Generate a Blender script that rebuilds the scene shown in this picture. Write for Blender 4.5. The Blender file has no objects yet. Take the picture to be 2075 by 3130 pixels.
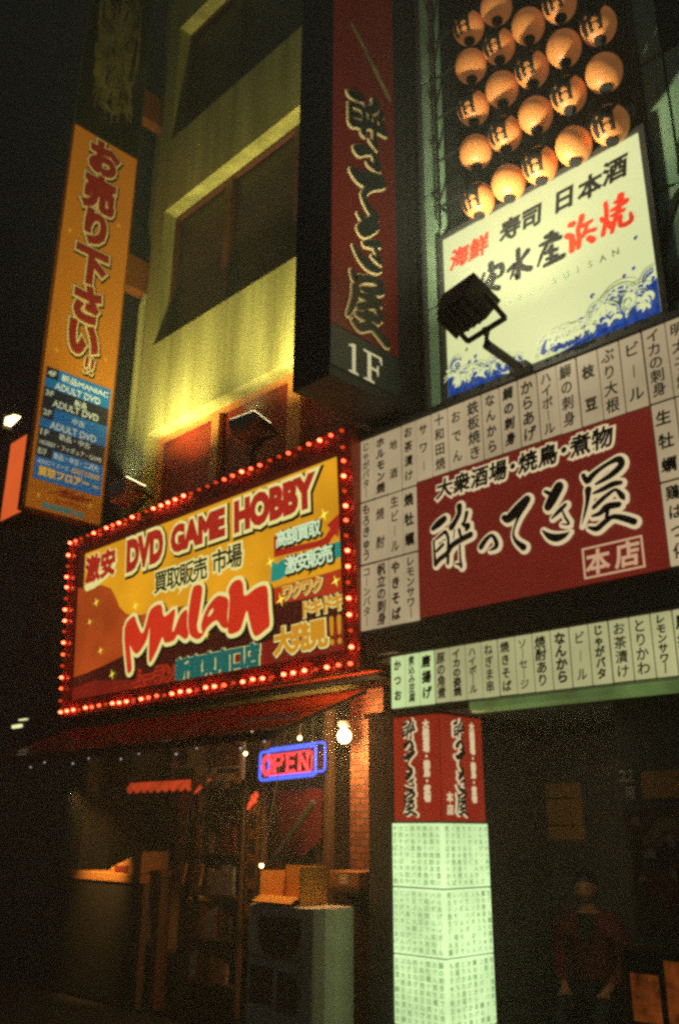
import bpy, bmesh, math, random
from math import sin, cos, pi, radians as R
from mathutils import Vector as V, Matrix
from mathutils.geometry import tessellate_polygon
random.seed(7)
S = bpy.context.scene
COL = S.collection

SKY = 1.6          # night sky
F1W, F1P = 320, 18   # floodlight on the lanterns / its spill
F2W = 380            # floodlights on the plaster wall
F3W = 580
LW, BXW, TBW, ENW = 60, 6.0, 190.0, 6
HZ = .018            # density of the added fog that lifts the blacks
DEN = False          # keep the render's own grain
# ---------------------------------------------------------------- camera
cam = bpy.data.cameras.new('camera'); co = bpy.data.objects.new('camera', cam); COL.objects.link(co)
cam.sensor_fit = 'VERTICAL'; cam.sensor_height = 36; cam.lens = 31.53; cam.clip_start = .05; cam.clip_end = 600
_y, _p, _r = R(45), R(19.643), R(.3756)
_f = V((-sin(_y)*cos(_p), cos(_y)*cos(_p), sin(_p))); _rt = V((cos(_y), sin(_y), 0)); _u = _rt.cross(_f)
_rx = _rt*cos(_r) + _u*sin(_r); _ux = _u*cos(_r) - _rt*sin(_r)
co.matrix_world = Matrix(((_rx.x, _ux.x, -_f.x, 0), (_rx.y, _ux.y, -_f.y, 0), (_rx.z, _ux.z, -_f.z, 1.6), (0, 0, 0, 1)))
cam.dof.use_dof = True; cam.dof.focus_distance = 7.2; cam.dof.aperture_fstop = 1.8
S.camera = co

# ---------------------------------------------------------------- night sky, exposure
w = bpy.data.worlds.new('World'); S.world = w; w.use_nodes = True
nt = w.node_tree; bg = nt.nodes['Background']
sky = nt.nodes.new('ShaderNodeTexSky'); sky.sky_type = 'NISHITA'; sky.sun_disc = False
sky.sun_elevation = R(-4.0); sky.sun_rotation = R(200); sky.air_density = 1.0; sky.dust_density = 4.0
nt.links.new(sky.outputs[0], bg.inputs[0]); bg.inputs[1].default_value = SKY
S.view_settings.view_transform = 'Standard'; S.view_settings.look = 'None'
S.view_settings.exposure = 0; S.view_settings.gamma = 1
S.render.engine = 'CYCLES'
S.cycles.max_bounces = 5; S.cycles.caustics_reflective = False; S.cycles.caustics_refractive = False
S.cycles.filter_width = 3.0
S.cycles.use_denoising = DEN

# ---------------------------------------------------------------- materials
def lin(h):
    h = h.lstrip('#'); c = [int(h[i:i+2], 16)/255 for i in (0, 2, 4)]
    return tuple(x/12.92 if x <= .04045 else ((x+.055)/1.055)**2.4 for x in c) + (1,)
MATS = {}
def em(name, hexc, k=1.0, base=None, rough=.5, mottle=0.0, scale=3.0, direct=None):
    """a glowing surface: lamp, tube, backlit sign face, or lit look put into a part"""
    m = bpy.data.materials.new(name); m.use_nodes = True
    b = m.node_tree.nodes['Principled BSDF']
    c = lin(hexc)
    b.inputs['Base Color'].default_value = lin(base) if base else (.02, .02, .02, 1)
    b.inputs['Roughness'].default_value = rough
    b.inputs['Emission Color'].default_value = c
    b.inputs['Emission Strength'].default_value = k
    if mottle:
        N = m.node_tree; tc = N.nodes.new('ShaderNodeTexCoord'); no = N.nodes.new('ShaderNodeTexNoise'); mr = N.nodes.new('ShaderNodeMapRange')
        no.inputs['Scale'].default_value = scale; no.inputs['Detail'].default_value = 5
        N.links.new(tc.outputs['Object'], no.inputs['Vector']); N.links.new(no.outputs[0], mr.inputs[0])
        mr.inputs[1].default_value = .3; mr.inputs[2].default_value = .7
        mr.inputs[3].default_value = k*(1-mottle); mr.inputs[4].default_value = k*(1+mottle)
        N.links.new(mr.outputs[0], b.inputs['Emission Strength'])
    MATS[name] = m; return m
def df(name, hexc, rough=.6, var=.25, scale=6, metal=0, spec=.5, streak=False, bump=0, hex2=None):
    m = bpy.data.materials.new(name); m.use_nodes = True; N = m.node_tree
    b = N.nodes['Principled BSDF']; b.inputs['Roughness'].default_value = rough; b.inputs['Metallic'].default_value = metal
    b.inputs['Specular IOR Level'].default_value = spec
    c = lin(hexc); c2 = lin(hex2) if hex2 else tuple(x*(1-var) for x in c[:3]) + (1,)
    tc = N.nodes.new('ShaderNodeTexCoord'); mp = N.nodes.new('ShaderNodeMapping'); no = N.nodes.new('ShaderNodeTexNoise')
    no.inputs['Scale'].default_value = scale; no.inputs['Detail'].default_value = 8; no.inputs['Roughness'].default_value = .65
    if streak: mp.inputs['Scale'].default_value = (1, 1, .07)
    rp = N.nodes.new('ShaderNodeValToRGB'); rp.color_ramp.elements[0].position = .35; rp.color_ramp.elements[1].position = .65
    rp.color_ramp.elements[0].color = c2; rp.color_ramp.elements[1].color = c
    N.links.new(tc.outputs['Object'], mp.inputs[0]); N.links.new(mp.outputs[0], no.inputs['Vector'])
    N.links.new(no.outputs[0], rp.inputs[0]); N.links.new(rp.outputs[0], b.inputs['Base Color'])
    if bump:
        bp = N.nodes.new('ShaderNodeBump'); bp.inputs['Strength'].default_value = bump; bp.inputs['Distance'].default_value = .02
        n2 = N.nodes.new('ShaderNodeTexNoise'); n2.inputs['Scale'].default_value = scale*9; N.links.new(tc.outputs['Object'], n2.inputs['Vector'])
        N.links.new(n2.outputs[0], bp.inputs['Height']); N.links.new(bp.outputs[0], b.inputs['Normal'])
    MATS[name] = m; return m

# ---------------------------------------------------------------- mesh building
class Plane:
    def __init__(s, o, u, v):
        s.o = V(o); s.u = V(u).normalized(); s.v = V(v).normalized(); s.n = s.u.cross(s.v)
    def __call__(s, a, b, h=0): return s.o + s.u*a + s.v*b + s.n*h
class MB:
    def __init__(s): s.v = []; s.f = []; s.k = 0
    def add(s, vs, fs):
        n = len(s.v); s.v += [V(p) for p in vs]; s.f += [[i+n for i in f] for f in fs]; return s
    def quad(s, *p): return s.add(p, [list(range(len(p)))])
    def box(s, x0, x1, y0, y1, z0, z1):
        return s.hexa([(x0,y0,z0),(x1,y0,z0),(x1,y1,z0),(x0,y1,z0),(x0,y0,z1),(x1,y0,z1),(x1,y1,z1),(x0,y1,z1)])
    def hexa(s, p): return s.add(p, [[0,3,2,1],[4,5,6,7],[0,1,5,4],[1,2,6,5],[2,3,7,6],[3,0,4,7]])
    def obox(s, c, X, Y, Z):
        c, X, Y, Z = V(c), V(X), V(Y), V(Z)
        return s.hexa([c-X-Y-Z, c+X-Y-Z, c+X+Y-Z, c-X+Y-Z, c-X-Y+Z, c+X-Y+Z, c+X+Y+Z, c-X+Y+Z])
    def rect(s, P, a0, a1, b0, b1, h=0, t=0):
        if not t: return s.quad(P(a0,b0,h), P(a1,b0,h), P(a1,b1,h), P(a0,b1,h))
        return s.hexa([P(a0,b0,h-t),P(a1,b0,h-t),P(a1,b0,h),P(a0,b0,h),P(a0,b1,h-t),P(a1,b1,h-t),P(a1,b1,h),P(a0,b1,h)])
    def frame(s, P, a0, a1, b0, b1, w, h, t):
        s.rect(P,a0,a1,b0,b0+w,h,t); s.rect(P,a0,a1,b1-w,b1,h,t); s.rect(P,a0,a0+w,b0+w,b1-w,h,t); return s.rect(P,a1-w,a1,b0+w,b1-w,h,t)
    def tube(s, pts, r, n=8, closed=False, cap=True):
        pts = [V(p) for p in pts]; rs = r if isinstance(r, (list, tuple)) else [r]*len(pts)
        m = len(pts); rings = []; ref = V((0,0,1))
        for i, p in enumerate(pts):
            a = pts[(i-1) % m] if (i or closed) else p; b = pts[(i+1) % m] if (i < m-1 or closed) else p
            t = (b-a).normalized()
            rr = ref if abs(t.dot(ref)) < .95 else V((1,0,0))
            x = t.cross(rr).normalized(); y = t.cross(x)
            rings.append([p + (x*cos(2*pi*k/n) + y*sin(2*pi*k/n))*rs[i] for k in range(n)])
        vs = [q for g in rings for q in g]; fs = []
        for i in range(m if closed else m-1):
            j = (i+1) % m
            for k in range(n): fs.append([i*n+k, i*n+(k+1) % n, j*n+(k+1) % n, j*n+k])
        if cap and not closed: fs += [list(range(n))[::-1], [(m-1)*n+k for k in range(n)]]
        return s.add(vs, fs)
    def lathe(s, prof, o, ax=(0,0,1), n=20):
        o = V(o); ax = V(ax).normalized(); x = ax.orthogonal().normalized(); y = ax.cross(x)
        vs = [o + ax*z + (x*cos(2*pi*k/n)+y*sin(2*pi*k/n))*max(r, 1e-4) for r, z in prof for k in range(n)]
        fs = [[i*n+k, i*n+(k+1) % n, (i+1)*n+(k+1) % n, (i+1)*n+k] for i in range(len(prof)-1) for k in range(n)]
        fs += [list(range(n))[::-1], [(len(prof)-1)*n+k for k in range(n)]]
        return s.add(vs, fs)
    def ball(s, c, r, n=10):
        rr = r if isinstance(r, (tuple, list)) else (r, r, r)
        c = V(c); vs = []; fs = []
        for i in range(n+1):
            a = pi*i/n
            for k in range(n+2): vs.append(c + V((sin(a)*cos(2*pi*k/(n+2))*rr[0], sin(a)*sin(2*pi*k/(n+2))*rr[1], cos(a)*rr[2])))
        w = n+2
        for i in range(n):
            for k in range(w): fs.append([i*w+k, (i+1)*w+k, (i+1)*w+(k+1) % w, i*w+(k+1) % w])
        return s.add(vs, fs)
    def poly(s, P, pts, h=0, t=0):
        tri = tessellate_polygon([[V((a, b, 0)) for a, b in pts]]); n = len(pts)
        s.add([P(a, b, h) for a, b in pts], [list(x) for x in tri])
        if t:
            s.add([P(a,b,h) for a,b in pts] + [P(a,b,h-t) for a,b in pts], [[i,(i+1) % n,(i+1) % n+n,i+n] for i in range(n)])
        return s
    def stroke(s, P, pts, h, grow=0, closed=False, sub=4, cap=6):
        """a brush stroke: a smooth ribbon of changing width with rounded ends"""
        pp = smooth(pts, sub, closed); m = len(pp); L = []; Rr = []
        for i, (a, b, wd) in enumerate(pp):
            p0 = pp[i-1] if (i or closed) else pp[i]; p1 = pp[(i+1) % m] if (i < m-1 or closed) else pp[i]
            tx, ty = p1[0]-p0[0], p1[1]-p0[1]; l = math.hypot(tx, ty) or 1; nx, ny = -ty/l, tx/l
            q = wd/2 + grow; L.append((a+nx*q, b+ny*q)); Rr.append((a-nx*q, b-ny*q))
        s.k += 1; h += s.k*.00025
        n = len(s.v); s.v += [P(a, b, h) for a, b in L] + [P(a, b, h) for a, b in Rr]
        for i in range(m if closed else m-1):
            j = (i+1) % m; s.f.append([n+i, n+m+i, n+m+j, n+j])
        if not closed:
            for e, (i, j) in enumerate(((0, 1), (m-1, m-2))):
                a, b, wd = pp[i]; q = wd/2+grow; an = math.atan2(pp[i][1]-pp[j][1], pp[i][0]-pp[j][0])
                ring = [(a+q*cos(an-pi/2+pi*k/cap), b+q*sin(an-pi/2+pi*k/cap)) for k in range(cap+1)]
                s.quad(*[P(x, y, h) for x, y in ring])
        return s
    def make(s, name, mat, parent=None, smooth_=False, root=None, bevel=0):
        me = bpy.data.meshes.new(name); o = bpy.data.objects.new(name, me); COL.objects.link(o)
        base = V((0,0,0))
        if parent is not None:
            r = parent
            while r.parent is not None: r = r.parent
            base = V(r.location); o.parent = parent
            if parent is not r: base = base + V(parent.location)
        elif root is not None: base = V(root); o.location = base
        me.from_pydata([tuple(p-base) for p in s.v], [], s.f); me.update()
        bm = bmesh.new(); bm.from_mesh(me)
        if bevel:
            bmesh.ops.remove_doubles(bm, verts=bm.verts, dist=1e-5)
            bmesh.ops.recalc_face_normals(bm, faces=bm.faces)
            bmesh.ops.bevel(bm, geom=[e for e in bm.edges if e.is_manifold and e.calc_face_angle(0) > .5], offset=bevel, segments=2, affect='EDGES', profile=.6)
        bm.to_mesh(me); bm.free()
        if smooth_: me.polygons.foreach_set('use_smooth', [True]*len(me.polygons))
        me.materials.append(mat if not isinstance(mat, str) else MATS[mat]); return o
def smooth(pts, sub, closed=False):
    if len(pts) < 3 or sub < 2: return list(pts)
    m = len(pts); out = []
    for i in range(m if closed else m-1):
        p0 = pts[(i-1) % m] if (i or closed) else pts[0]; p1 = pts[i]; p2 = pts[(i+1) % m]; p3 = pts[(i+2) % m] if (i+2 < m or closed) else pts[-1]
        for k in range(sub):
            t = k/sub
            out.append(tuple(.5*(2*b+(c-a)*t+(2*a-5*b+4*c-d)*t*t+(3*b-a-3*c+d)*t**3) for a, b, c, d in zip(p0, p1, p2, p3)))
    if not closed: out.append(tuple(pts[-1]))
    return out

# ---------------------------------------------------------------- things
def tag(o, label, cat, group=None, kind=None):
    if label: o['label'] = label
    if cat: o['category'] = cat
    if group: o['group'] = group
    if kind: o['kind'] = kind
    return o
def thing(name, label, cat, loc=(0,0,0), group=None):
    o = bpy.data.objects.new(name, None); COL.objects.link(o); o.location = loc; o.empty_display_size = .1
    return tag(o, label, cat, group)
def copy_tree(o, loc, label):
    c = o.copy(); COL.objects.link(c); c.location = loc; c['label'] = label
    for ch in o.children:
        d = ch.copy(); COL.objects.link(d); d.parent = c
        for g in ch.children:
            e = g.copy(); COL.objects.link(e); e.parent = d
    return c
def lamp(kind, name, loc, power, color, parent=None, aim=None, size=.05, spot=60, blend=.8):
    l = bpy.data.lights.new(name, kind); o = bpy.data.objects.new(name, l); COL.objects.link(o)
    l.energy = power; l.color = color
    if kind == 'AREA': l.shape = 'RECTANGLE'; l.size, l.size_y = size
    else: l.shadow_soft_size = size
    if kind == 'SPOT': l.spot_size = R(spot); l.spot_blend = blend
    base = V((0,0,0)) if parent is None else V(parent.location)
    o.location = V(loc)-base
    if aim is not None: o.rotation_euler = (V(aim)-V(loc)).to_track_quat('-Z', 'Y').to_euler()
    if parent is not None: o.parent = parent
    return o

# traced brush strokes (x, z, width) and shop-name outlines (u, v), metres
BR={"sui":[[-3.993,3.739,.049,-3.945,3.762,.07,-3.887,3.787,.064],[-3.99,3.639,.027,-3.987,3.539,.03,-3.98,3.456,.042],[-3.99,3.639,.018,-3.942,3.661,.03,-3.884,3.687,.036],[-3.874,3.684,.036,-3.854,3.63,.033,-3.858,3.539,.036,-3.865,3.443,.035],[-3.963,3.556,.033,-3.905,3.592,.036],[-3.977,3.46,.042,-3.936,3.49,.048,-3.868,3.519,.05,-3.82,3.568,.053,-3.729,3.597,.055,-3.652,3.612,.055],[-3.742,3.851,.06,-3.745,3.797,.05,-3.786,3.741,.051,-3.82,3.71,.063],[-3.677,3.786,.041,-3.696,3.73,.035,-3.72,3.709,.029],[-3.711,3.696,.029,-3.673,3.681,.061,-3.687,3.658,.035],[-3.751,3.672,.035,-3.74,3.626,.032],[-3.792,3.682,.018,-3.805,3.614,.015],[-3.75,3.553,.023,-3.751,3.463,.026,-3.745,3.392,.032],[-3.795,3.424,.017,-3.745,3.408,.035]],"tsu":[[-3.564,3.502,.054,-3.519,3.545,.045,-3.469,3.565,.034,-3.436,3.516,.042,-3.439,3.475,.044,-3.494,3.461,.017]],"te":[[-3.36,3.671,.05,-3.32,3.656,.077,-3.24,3.704,.087,-3.167,3.753,.073],[-3.181,3.725,.059,-3.238,3.651,.035,-3.278,3.578,.024,-3.291,3.525,.027,-3.268,3.474,.038,-3.215,3.422,.056]],"ki":[[-3.019,3.776,.029,-2.988,3.753,.037],[-2.912,3.778,.083,-2.964,3.711,.086,-3.001,3.664,.073],[-2.873,3.642,.033,-2.924,3.61,.039,-2.981,3.574,.021],[-2.898,3.603,.02,-2.881,3.554,.025,-2.859,3.505,.025,-2.916,3.518,.013],[-3.061,3.507,.016,-3.013,3.457,.049,-2.956,3.431,.061,-2.897,3.435,.043,-2.858,3.451,.01]],"ya":[[-2.725,3.808,.04,-2.699,3.76,.048,-2.665,3.786,.05,-2.611,3.815,.04,-2.532,3.842,.037,-2.467,3.848,.053,-2.454,3.805,.055,-2.521,3.761,.049,-2.594,3.737,.037,-2.64,3.725,.025],[-2.699,3.701,.057,-2.712,3.626,.037,-2.741,3.54,.025,-2.771,3.47,.007],[-2.662,3.667,.025,-2.595,3.678,.041,-2.523,3.693,.046,-2.47,3.688,.036],[-2.671,3.572,.037,-2.622,3.603,.041,-2.554,3.638,.034,-2.508,3.65,.029,-2.47,3.597,.047,-2.458,3.57,.019],[-2.687,3.517,.024,-2.631,3.523,.041,-2.578,3.553,.055,-2.499,3.548,.047],[-2.573,3.547,.038,-2.59,3.48,.034],[-2.719,3.448,.024,-2.665,3.426,.046,-2.608,3.455,.046,-2.546,3.478,.04,-2.476,3.452,.049,-2.409,3.413,.051]],"an":[[-3.353,5.754,.05,-3.351,5.704,.035],[-3.423,5.699,.022,-3.456,5.626,.03],[-3.371,5.709,.028,-3.3,5.707,.037,-3.257,5.697,.037,-3.258,5.629,.033,-3.311,5.611,.012],[-3.336,5.697,.028,-3.375,5.637,.032,-3.419,5.594,.032,-3.36,5.552,.029,-3.297,5.513,.037],[-3.329,5.644,.031,-3.354,5.578,.025,-3.432,5.555,.014],[-3.449,5.608,.024,-3.346,5.613,.022,-3.284,5.613,.019]],"mizu":[[-3.103,5.757,.034,-3.112,5.626,.028,-3.118,5.515,.032,-3.146,5.561,.011],[-3.201,5.621,.027,-3.133,5.646,.031,-3.186,5.542,.008],[-3.022,5.707,.04,-3.088,5.648,.019,-3.071,5.587,.036,-3.01,5.548,.039]],"san":[[-2.814,5.753,.046,-2.818,5.703,.038],[-2.86,5.749,.03,-2.77,5.723,.027],[-2.911,5.7,.019,-2.8,5.694,.035,-2.745,5.684,.031],[-2.857,5.675,.024,-2.903,5.618,.022,-2.945,5.533,.007],[-2.818,5.651,.022,-2.863,5.607,.013],[-2.872,5.612,.02,-2.781,5.599,.025],[-2.867,5.558,.018,-2.785,5.55,.023],[-2.889,5.513,.024,-2.797,5.514,.029,-2.734,5.52,.036],[-2.819,5.633,.024,-2.835,5.519,.023]],"hama":[[-2.635,5.743,.043,-2.658,5.748,.036],[-2.692,5.67,.038,-2.654,5.634,.043,-2.662,5.534,.042],[-2.561,5.767,.042,-2.573,5.729,.037,-2.6,5.678,.028,-2.594,5.596,.032],[-2.49,5.693,.023,-2.551,5.689,.023,-2.599,5.685,.023],[-2.471,5.61,.027,-2.549,5.619,.023,-2.627,5.572,.026],[-2.526,5.68,.026,-2.563,5.603,.026],[-2.596,5.574,.028,-2.609,5.53,.031],[-2.524,5.564,.036,-2.495,5.533,.045]],"yaki":[[-2.415,5.671,.022,-2.407,5.649,.027],[-2.371,5.776,.027,-2.374,5.667,.029,-2.415,5.536,.03],[-2.373,5.63,.022,-2.355,5.566,.025],[-2.255,5.773,.05,-2.271,5.702,.04,-2.302,5.637,.032,-2.347,5.522,.025],[-2.329,5.693,.022,-2.221,5.706,.03],[-2.299,5.745,.022,-2.212,5.714,.025],[-2.334,5.65,.022,-2.244,5.65,.023],[-2.272,5.612,.027,-2.281,5.549,.03,-2.24,5.53,.031,-2.199,5.545,.033,-2.201,5.6,.015],[-2.365,5.594,.02,-2.306,5.599,.02]]}
MU={'Mu':[1.197,.773,1.368,.881,1.435,.792,1.532,.676,1.598,.757,1.676,.9,1.859,.92,1.918,.787,2.102,.836,2.064,.646,2.086,.624,2.191,.765,2.301,.793,2.304,.65,2.331,.556,2.307,.519,2.256,.516,2.153,.573,2.085,.525,1.936,.525,1.898,.587,1.855,.536,1.787,.447,1.699,.365,1.665,.395,1.662,.578,1.665,.715,1.624,.604,1.525,.512,1.442,.478,1.363,.523,1.317,.583,1.337,.473,1.364,.331,1.298,.296,1.26,.386],'l':[2.389,.993,2.456,1.012,2.534,.982,2.532,.886,2.486,.703,2.462,.617,2.488,.551,2.537,.536,2.582,.545,2.553,.509,2.489,.484,2.407,.505,2.339,.565,2.316,.689,2.342,.858],'a':[2.535,.645,2.615,.762,2.742,.84,2.836,.838,2.936,.782,2.921,.634,2.928,.528,2.837,.546,2.759,.621,2.633,.581,2.569,.532,2.528,.572],'ahole':[2.628,.675,2.666,.724,2.711,.744,2.711,.712,2.667,.679],'n':[2.951,.784,2.936,.875,3.005,.94,3.103,.942,3.148,.885,3.169,.78,3.315,.821,3.429,.829,3.484,.786,3.495,.617,3.506,.469,3.45,.432,3.323,.391,3.267,.45,3.225,.568,3.197,.638,3.152,.56,3.093,.475,2.944,.468,2.928,.556]}
# ---------------------------------------------------------------- lettering
GL = {}
def glyph(s, b=0.0):
    k = (s, b)
    if k not in GL:
        c = bpy.data.curves.new('t', 'FONT'); c.body = s; c.size = 1; c.resolution_u = 3; c.align_x = 'CENTER'; c.fill_mode = 'FRONT'
        c.bevel_depth = b; c.bevel_resolution = 0
        o = bpy.data.objects.new('t', c); COL.objects.link(o)
        dg = bpy.context.evaluated_depsgraph_get(); me = bpy.data.meshes.new_from_object(o.evaluated_get(dg))
        vs = [tuple(v.co) for v in me.vertices]
        GL[k] = ([(x, y, (z/b if b else 0)) for x, y, z in vs], [list(p.vertices) for p in me.polygons])
        bpy.data.objects.remove(o); bpy.data.curves.remove(c); bpy.data.meshes.remove(me)
    return GL[k]
def put(mb, P, ch, cu, cv, em_, h, b=0.0, sx=1.0, slant=0.0, thick=.002):
    vs, fs = glyph(ch, b)
    mb.add([P(cu + (x*sx + (y-.38)*slant)*em_, cv + (y-.38)*em_, h + z*thick) for x, y, z in vs], fs)
def row(mb, P, s, u0, u1, v, em_, h, b=0.0, **k):
    n = len(s)
    for i, ch in enumerate(s):
        if ch != ' ': put(mb, P, ch, u0+(u1-u0)*(i+.5)/n, v, em_, h, b, **k)
def column(mb, P, s, u, z0, z1, em_, h, b=0.0, **k):
    n = len(s); s = s.replace('ー', '｜')
    for i, ch in enumerate(s):
        e = em_*(.8 if ch == '｜' else 1)
        put(mb, P, ch, u, z1-(z1-z0)*(i+.5)/n, min(e, (z1-z0)/n*1.02), h, b, **k)
def fit(mb, P, s, u0, u1, v0, v1, h, b=0.0, thick=.002, slant=0.0, skew=0.0):
    vs, fs = glyph(s, 0); X0 = min(p[0] for p in vs); X1 = max(p[0] for p in vs); Y0 = min(p[1] for p in vs); Y1 = max(p[1] for p in vs)
    vs, fs = glyph(s, b)
    mb.add([P(u0+(x-X0)/(X1-X0)*(u1-u0) + (y-Y0)*slant, v0+(y-Y0)/(Y1-Y0)*(v1-v0), h+z*thick) for x, y, z in vs], fs)
def brush(mb, P, key, h, grow=0, box=None):
    """one brush-written character, drawn stroke by stroke; box = (u0,u1,v0,v1) puts it elsewhere"""
    st = [[tuple(s[i:i+3]) for i in range(0, len(s), 3)] for s in BR[key]]
    if box:
        X = [p[0] for s in st for p in s]; Y = [p[1] for s in st for p in s]
        a, b, c, d = min(X), max(X), min(Y), max(Y); u0, u1, v0, v1 = box; q = math.sqrt((u1-u0)/(b-a)*(v1-v0)/(d-c))
        st = [[(u0+(x-a)/(b-a)*(u1-u0), v0+(y-c)/(d-c)*(v1-v0), w_*q) for x, y, w_ in s] for s in st]
    for s in st: mb.stroke(P, s, h, grow)
# ================================================================ materials used below
df('black_metal', '#4a4a48', .6, .3, 8); df('dark_grey', '#5a5a56', .6, .3, 5); df('dark_wall', '#6a6864', .75, .35, 2, bump=.2)
df('asphalt', '#2a2a2a', .8, .4, 12, bump=.4); df('paving', '#33312e', .8, .3, 5)
df('plaster', '#cac27c', .85, .5, 2.6, streak=True, bump=.2, hex2='#8a834a')
df('plaster_trim', '#d2c884', .8, .3, 3, streak=True); df('sash_lit', '#d88a4c', .5, .3, 6); df('sash_unlit', '#5e2a1a', .5, .3, 6); df('curtain_lit', '#a02c12', .5, .4, 2.5, hex2='#741a0a')  # red bulb light is put into the frame and pane colours
df('curtain_unlit', '#3a2219', .5, .4, 2)
df('deep_black', '#101010', .7, .2, 9); df('black_paint', '#232322', .6, .3, 5); df('ink', '#1c2420', .5, .2, 9); df('navy_glass', '#20261f', .25, .3, 4)
em('paper_lantern', '#e08c4c', .22, base='#d88c4c', mottle=.25, scale=7); df('lantern_ink', '#14110f', .7, .2, 9)
df('green_glass', '#a8cca8', .35, .25, 3, hex2='#86aa8c'); df('leaf_shade', '#2a3328', .6, .3, 5)
df('white_acrylic', '#e6e6c8', .35, .06, 2); em('blue_ink', '#1c4aa8', .55, base='#1d3a80', mottle=.5, scale=20); df('pale_blue_ink', '#9db59a', .5, .3, 12)
df('red_ink', '#c3331d', .5, .15, 8)
df('awning_vinyl', '#a01e0c', .09, .3, 3, hex2='#801608', spec=.8); df('wood', '#6a4524', .55, .4, 5, streak=True); df('dark_wood', '#6a5038', .6, .4, 4, streak=True)
df('cardboard', '#a8763c', .8, .2, 5); df('off_white', '#cfc8b4', .5, .2, 4); df('dim_print', '#5a4a36', .6, .5, 7, hex2='#241c18')
df('notice', '#d8a058', .8, .15, 9); df('skin', '#b07a55', .55, .1, 8); df('hair', '#0d0b0a', .5, .2, 20); df('jacket', '#6a1c1c', .8, .3, 10)
df('shirt', '#191a1a', .8, .2, 9); df('trousers', '#16161a', .8, .2, 9); df('red_cloth', '#6b1710', .8, .3, 4)
df('sign_yellow', '#d98a1c', .5, .12, 2); df('sign_edge', '#8a4a1a', .5, .3, 4); df('brown_rim', '#cc4418', .3, .3, 5)
em('strip_paper', '#c6b088', .76, mottle=.22, scale=1.3); em('strip_cream', '#c8c48c', .76, mottle=.2, scale=1.5); em('strip_green', '#cfe6a0', .9, mottle=.15, scale=2)
em('board_red', '#6b1a12', .95, mottle=.12, scale=2); em('letter_cream', '#e6cfa0', .9); em('box_cream', '#d9ac84', .85)
em('pillar_white', '#d4f4b0', 1.22, mottle=.24, scale=2.6); em('pillar_red', '#97210f', .8, mottle=.12, scale=3)
em('sign_white', '#eaf0ae', .90, base='#4c4c38'); em('red_lit', '#c8321c', .6, base='#c8321c')
em('panel_red', '#6a1a10', .22, base='#48100a', mottle=.1, scale=2); em('panel_cream', '#b89c60', .32, base='#e0d098'); em('floor_panel', '#1a231d', .3, base='#1c241c'); em('floor_white', '#b0a888', .8, base='#c8c0a0')
em('m_yellow', '#eca41a', .95, mottle=.25, scale=1.1); em('m_amber', '#c4501a', .7, mottle=.35, scale=1.5); em('m_orange', '#c8381a', .8, mottle=.1); em('m_maroon', '#3f100a', 1.0, mottle=.15); em('m_red', '#d2301a', 1.0, mottle=.08, scale=4)
em('m_darkred', '#b8261a', .85, mottle=.1, scale=4); em('m_cream', '#f2e690', 1.0); em('m_mint', '#d8f0c0', 1.0); em('m_teal', '#1e9a86', .85); em('m_teal_dark', '#156e64', .8); em('m_gold', '#e09a24', .85)
em('m_spark', '#ffee50', 1.2); em('m_low', '#8a1e12', .8, mottle=.15)
em('bulb_lit', '#ff5636', 17); em('bulb_mid', '#ff5630', 5); em('bulb_dim', '#ff4818', .9)
em('y_panel', '#b06416', .40, base='#c07a1c', mottle=.08, scale=1.2); em('y_red', '#7a160e', .36, base='#8a2018'); em('y_cream', '#c8a85a', .34, base='#e0d098')
em('y_blue', '#106aa8', .45, base='#1478b4'); em('y_navy', '#141a28', .6, base='#1a2230'); em('y_white', '#c8d4b8', .5, base='#d8e4d0'); em('y_gold', '#c89a20', .8, base='#c89a20')
em('orange_glow', '#f0662c', .95, mottle=.06); em('lamp_white', '#ffd898', 7); em('lamp_warm', '#ffb860', 60); em('lamp_small', '#ffd890', 9)
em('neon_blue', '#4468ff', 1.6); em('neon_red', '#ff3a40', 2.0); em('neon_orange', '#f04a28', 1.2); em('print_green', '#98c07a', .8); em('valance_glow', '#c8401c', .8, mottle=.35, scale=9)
em('lip_glow', '#9cc46a', .2, base='#c8d0b0', mottle=.8, scale=2.2); em('fairy', '#c8c8d8', .8); em('menu_glow', '#a04a18', .28, base='#a8662c', mottle=1.0, scale=9)
df('pack_a', '#c08a3a', .4, .6, 22, hex2='#6a2418'); df('pack_b', '#5a7a88', .4, .6, 24, hex2='#b0a890'); df('pack_c', '#b8b0a0', .4, .6, 26, hex2='#7a3a2a'); df('cabinet_white', '#d8d4b8', .5, .2, 4); df('carton', '#d89a3c', .8, .2, 5); df('dim_gold', '#9a8a58', .6, .5, 9, hex2='#5a4c30'); df('unlit_print', '#a8985a', .6, .5, 4, hex2='#5a5030')
# brick
m = df('brick', '#8a5030', .8, .3, 5); N = m.node_tree; bt = N.nodes.new('ShaderNodeTexBrick'); tc = N.nodes.new('ShaderNodeTexCoord'); mp = N.nodes.new('ShaderNodeMapping')
mp.inputs['Rotation'].default_value = (R(90), 0, 0); bt.inputs['Scale'].default_value = 5; bt.inputs['Color1'].default_value = lin('#8e5432'); bt.inputs['Color2'].default_value = lin('#6e3a22'); bt.inputs['Mortar'].default_value = lin('#4a3a2c'); bt.inputs['Mortar Size'].default_value = .03
N.links.new(tc.outputs['Object'], mp.inputs[0]); N.links.new(mp.outputs[0], bt.inputs['Vector']); N.links.new(bt.outputs[0], N.nodes['Principled BSDF'].inputs['Base Color'])

FR = Plane((0,5,0), (1,0,0), (0,0,1))           # street-facing: a = X, b = Z, h towards the street
def front(y): return Plane((0,y,0), (1,0,0), (0,0,1))
def side(x): return Plane((x,0,0), (0,1,0), (0,0,1))   # facing +X: a = Y, b = Z

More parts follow.
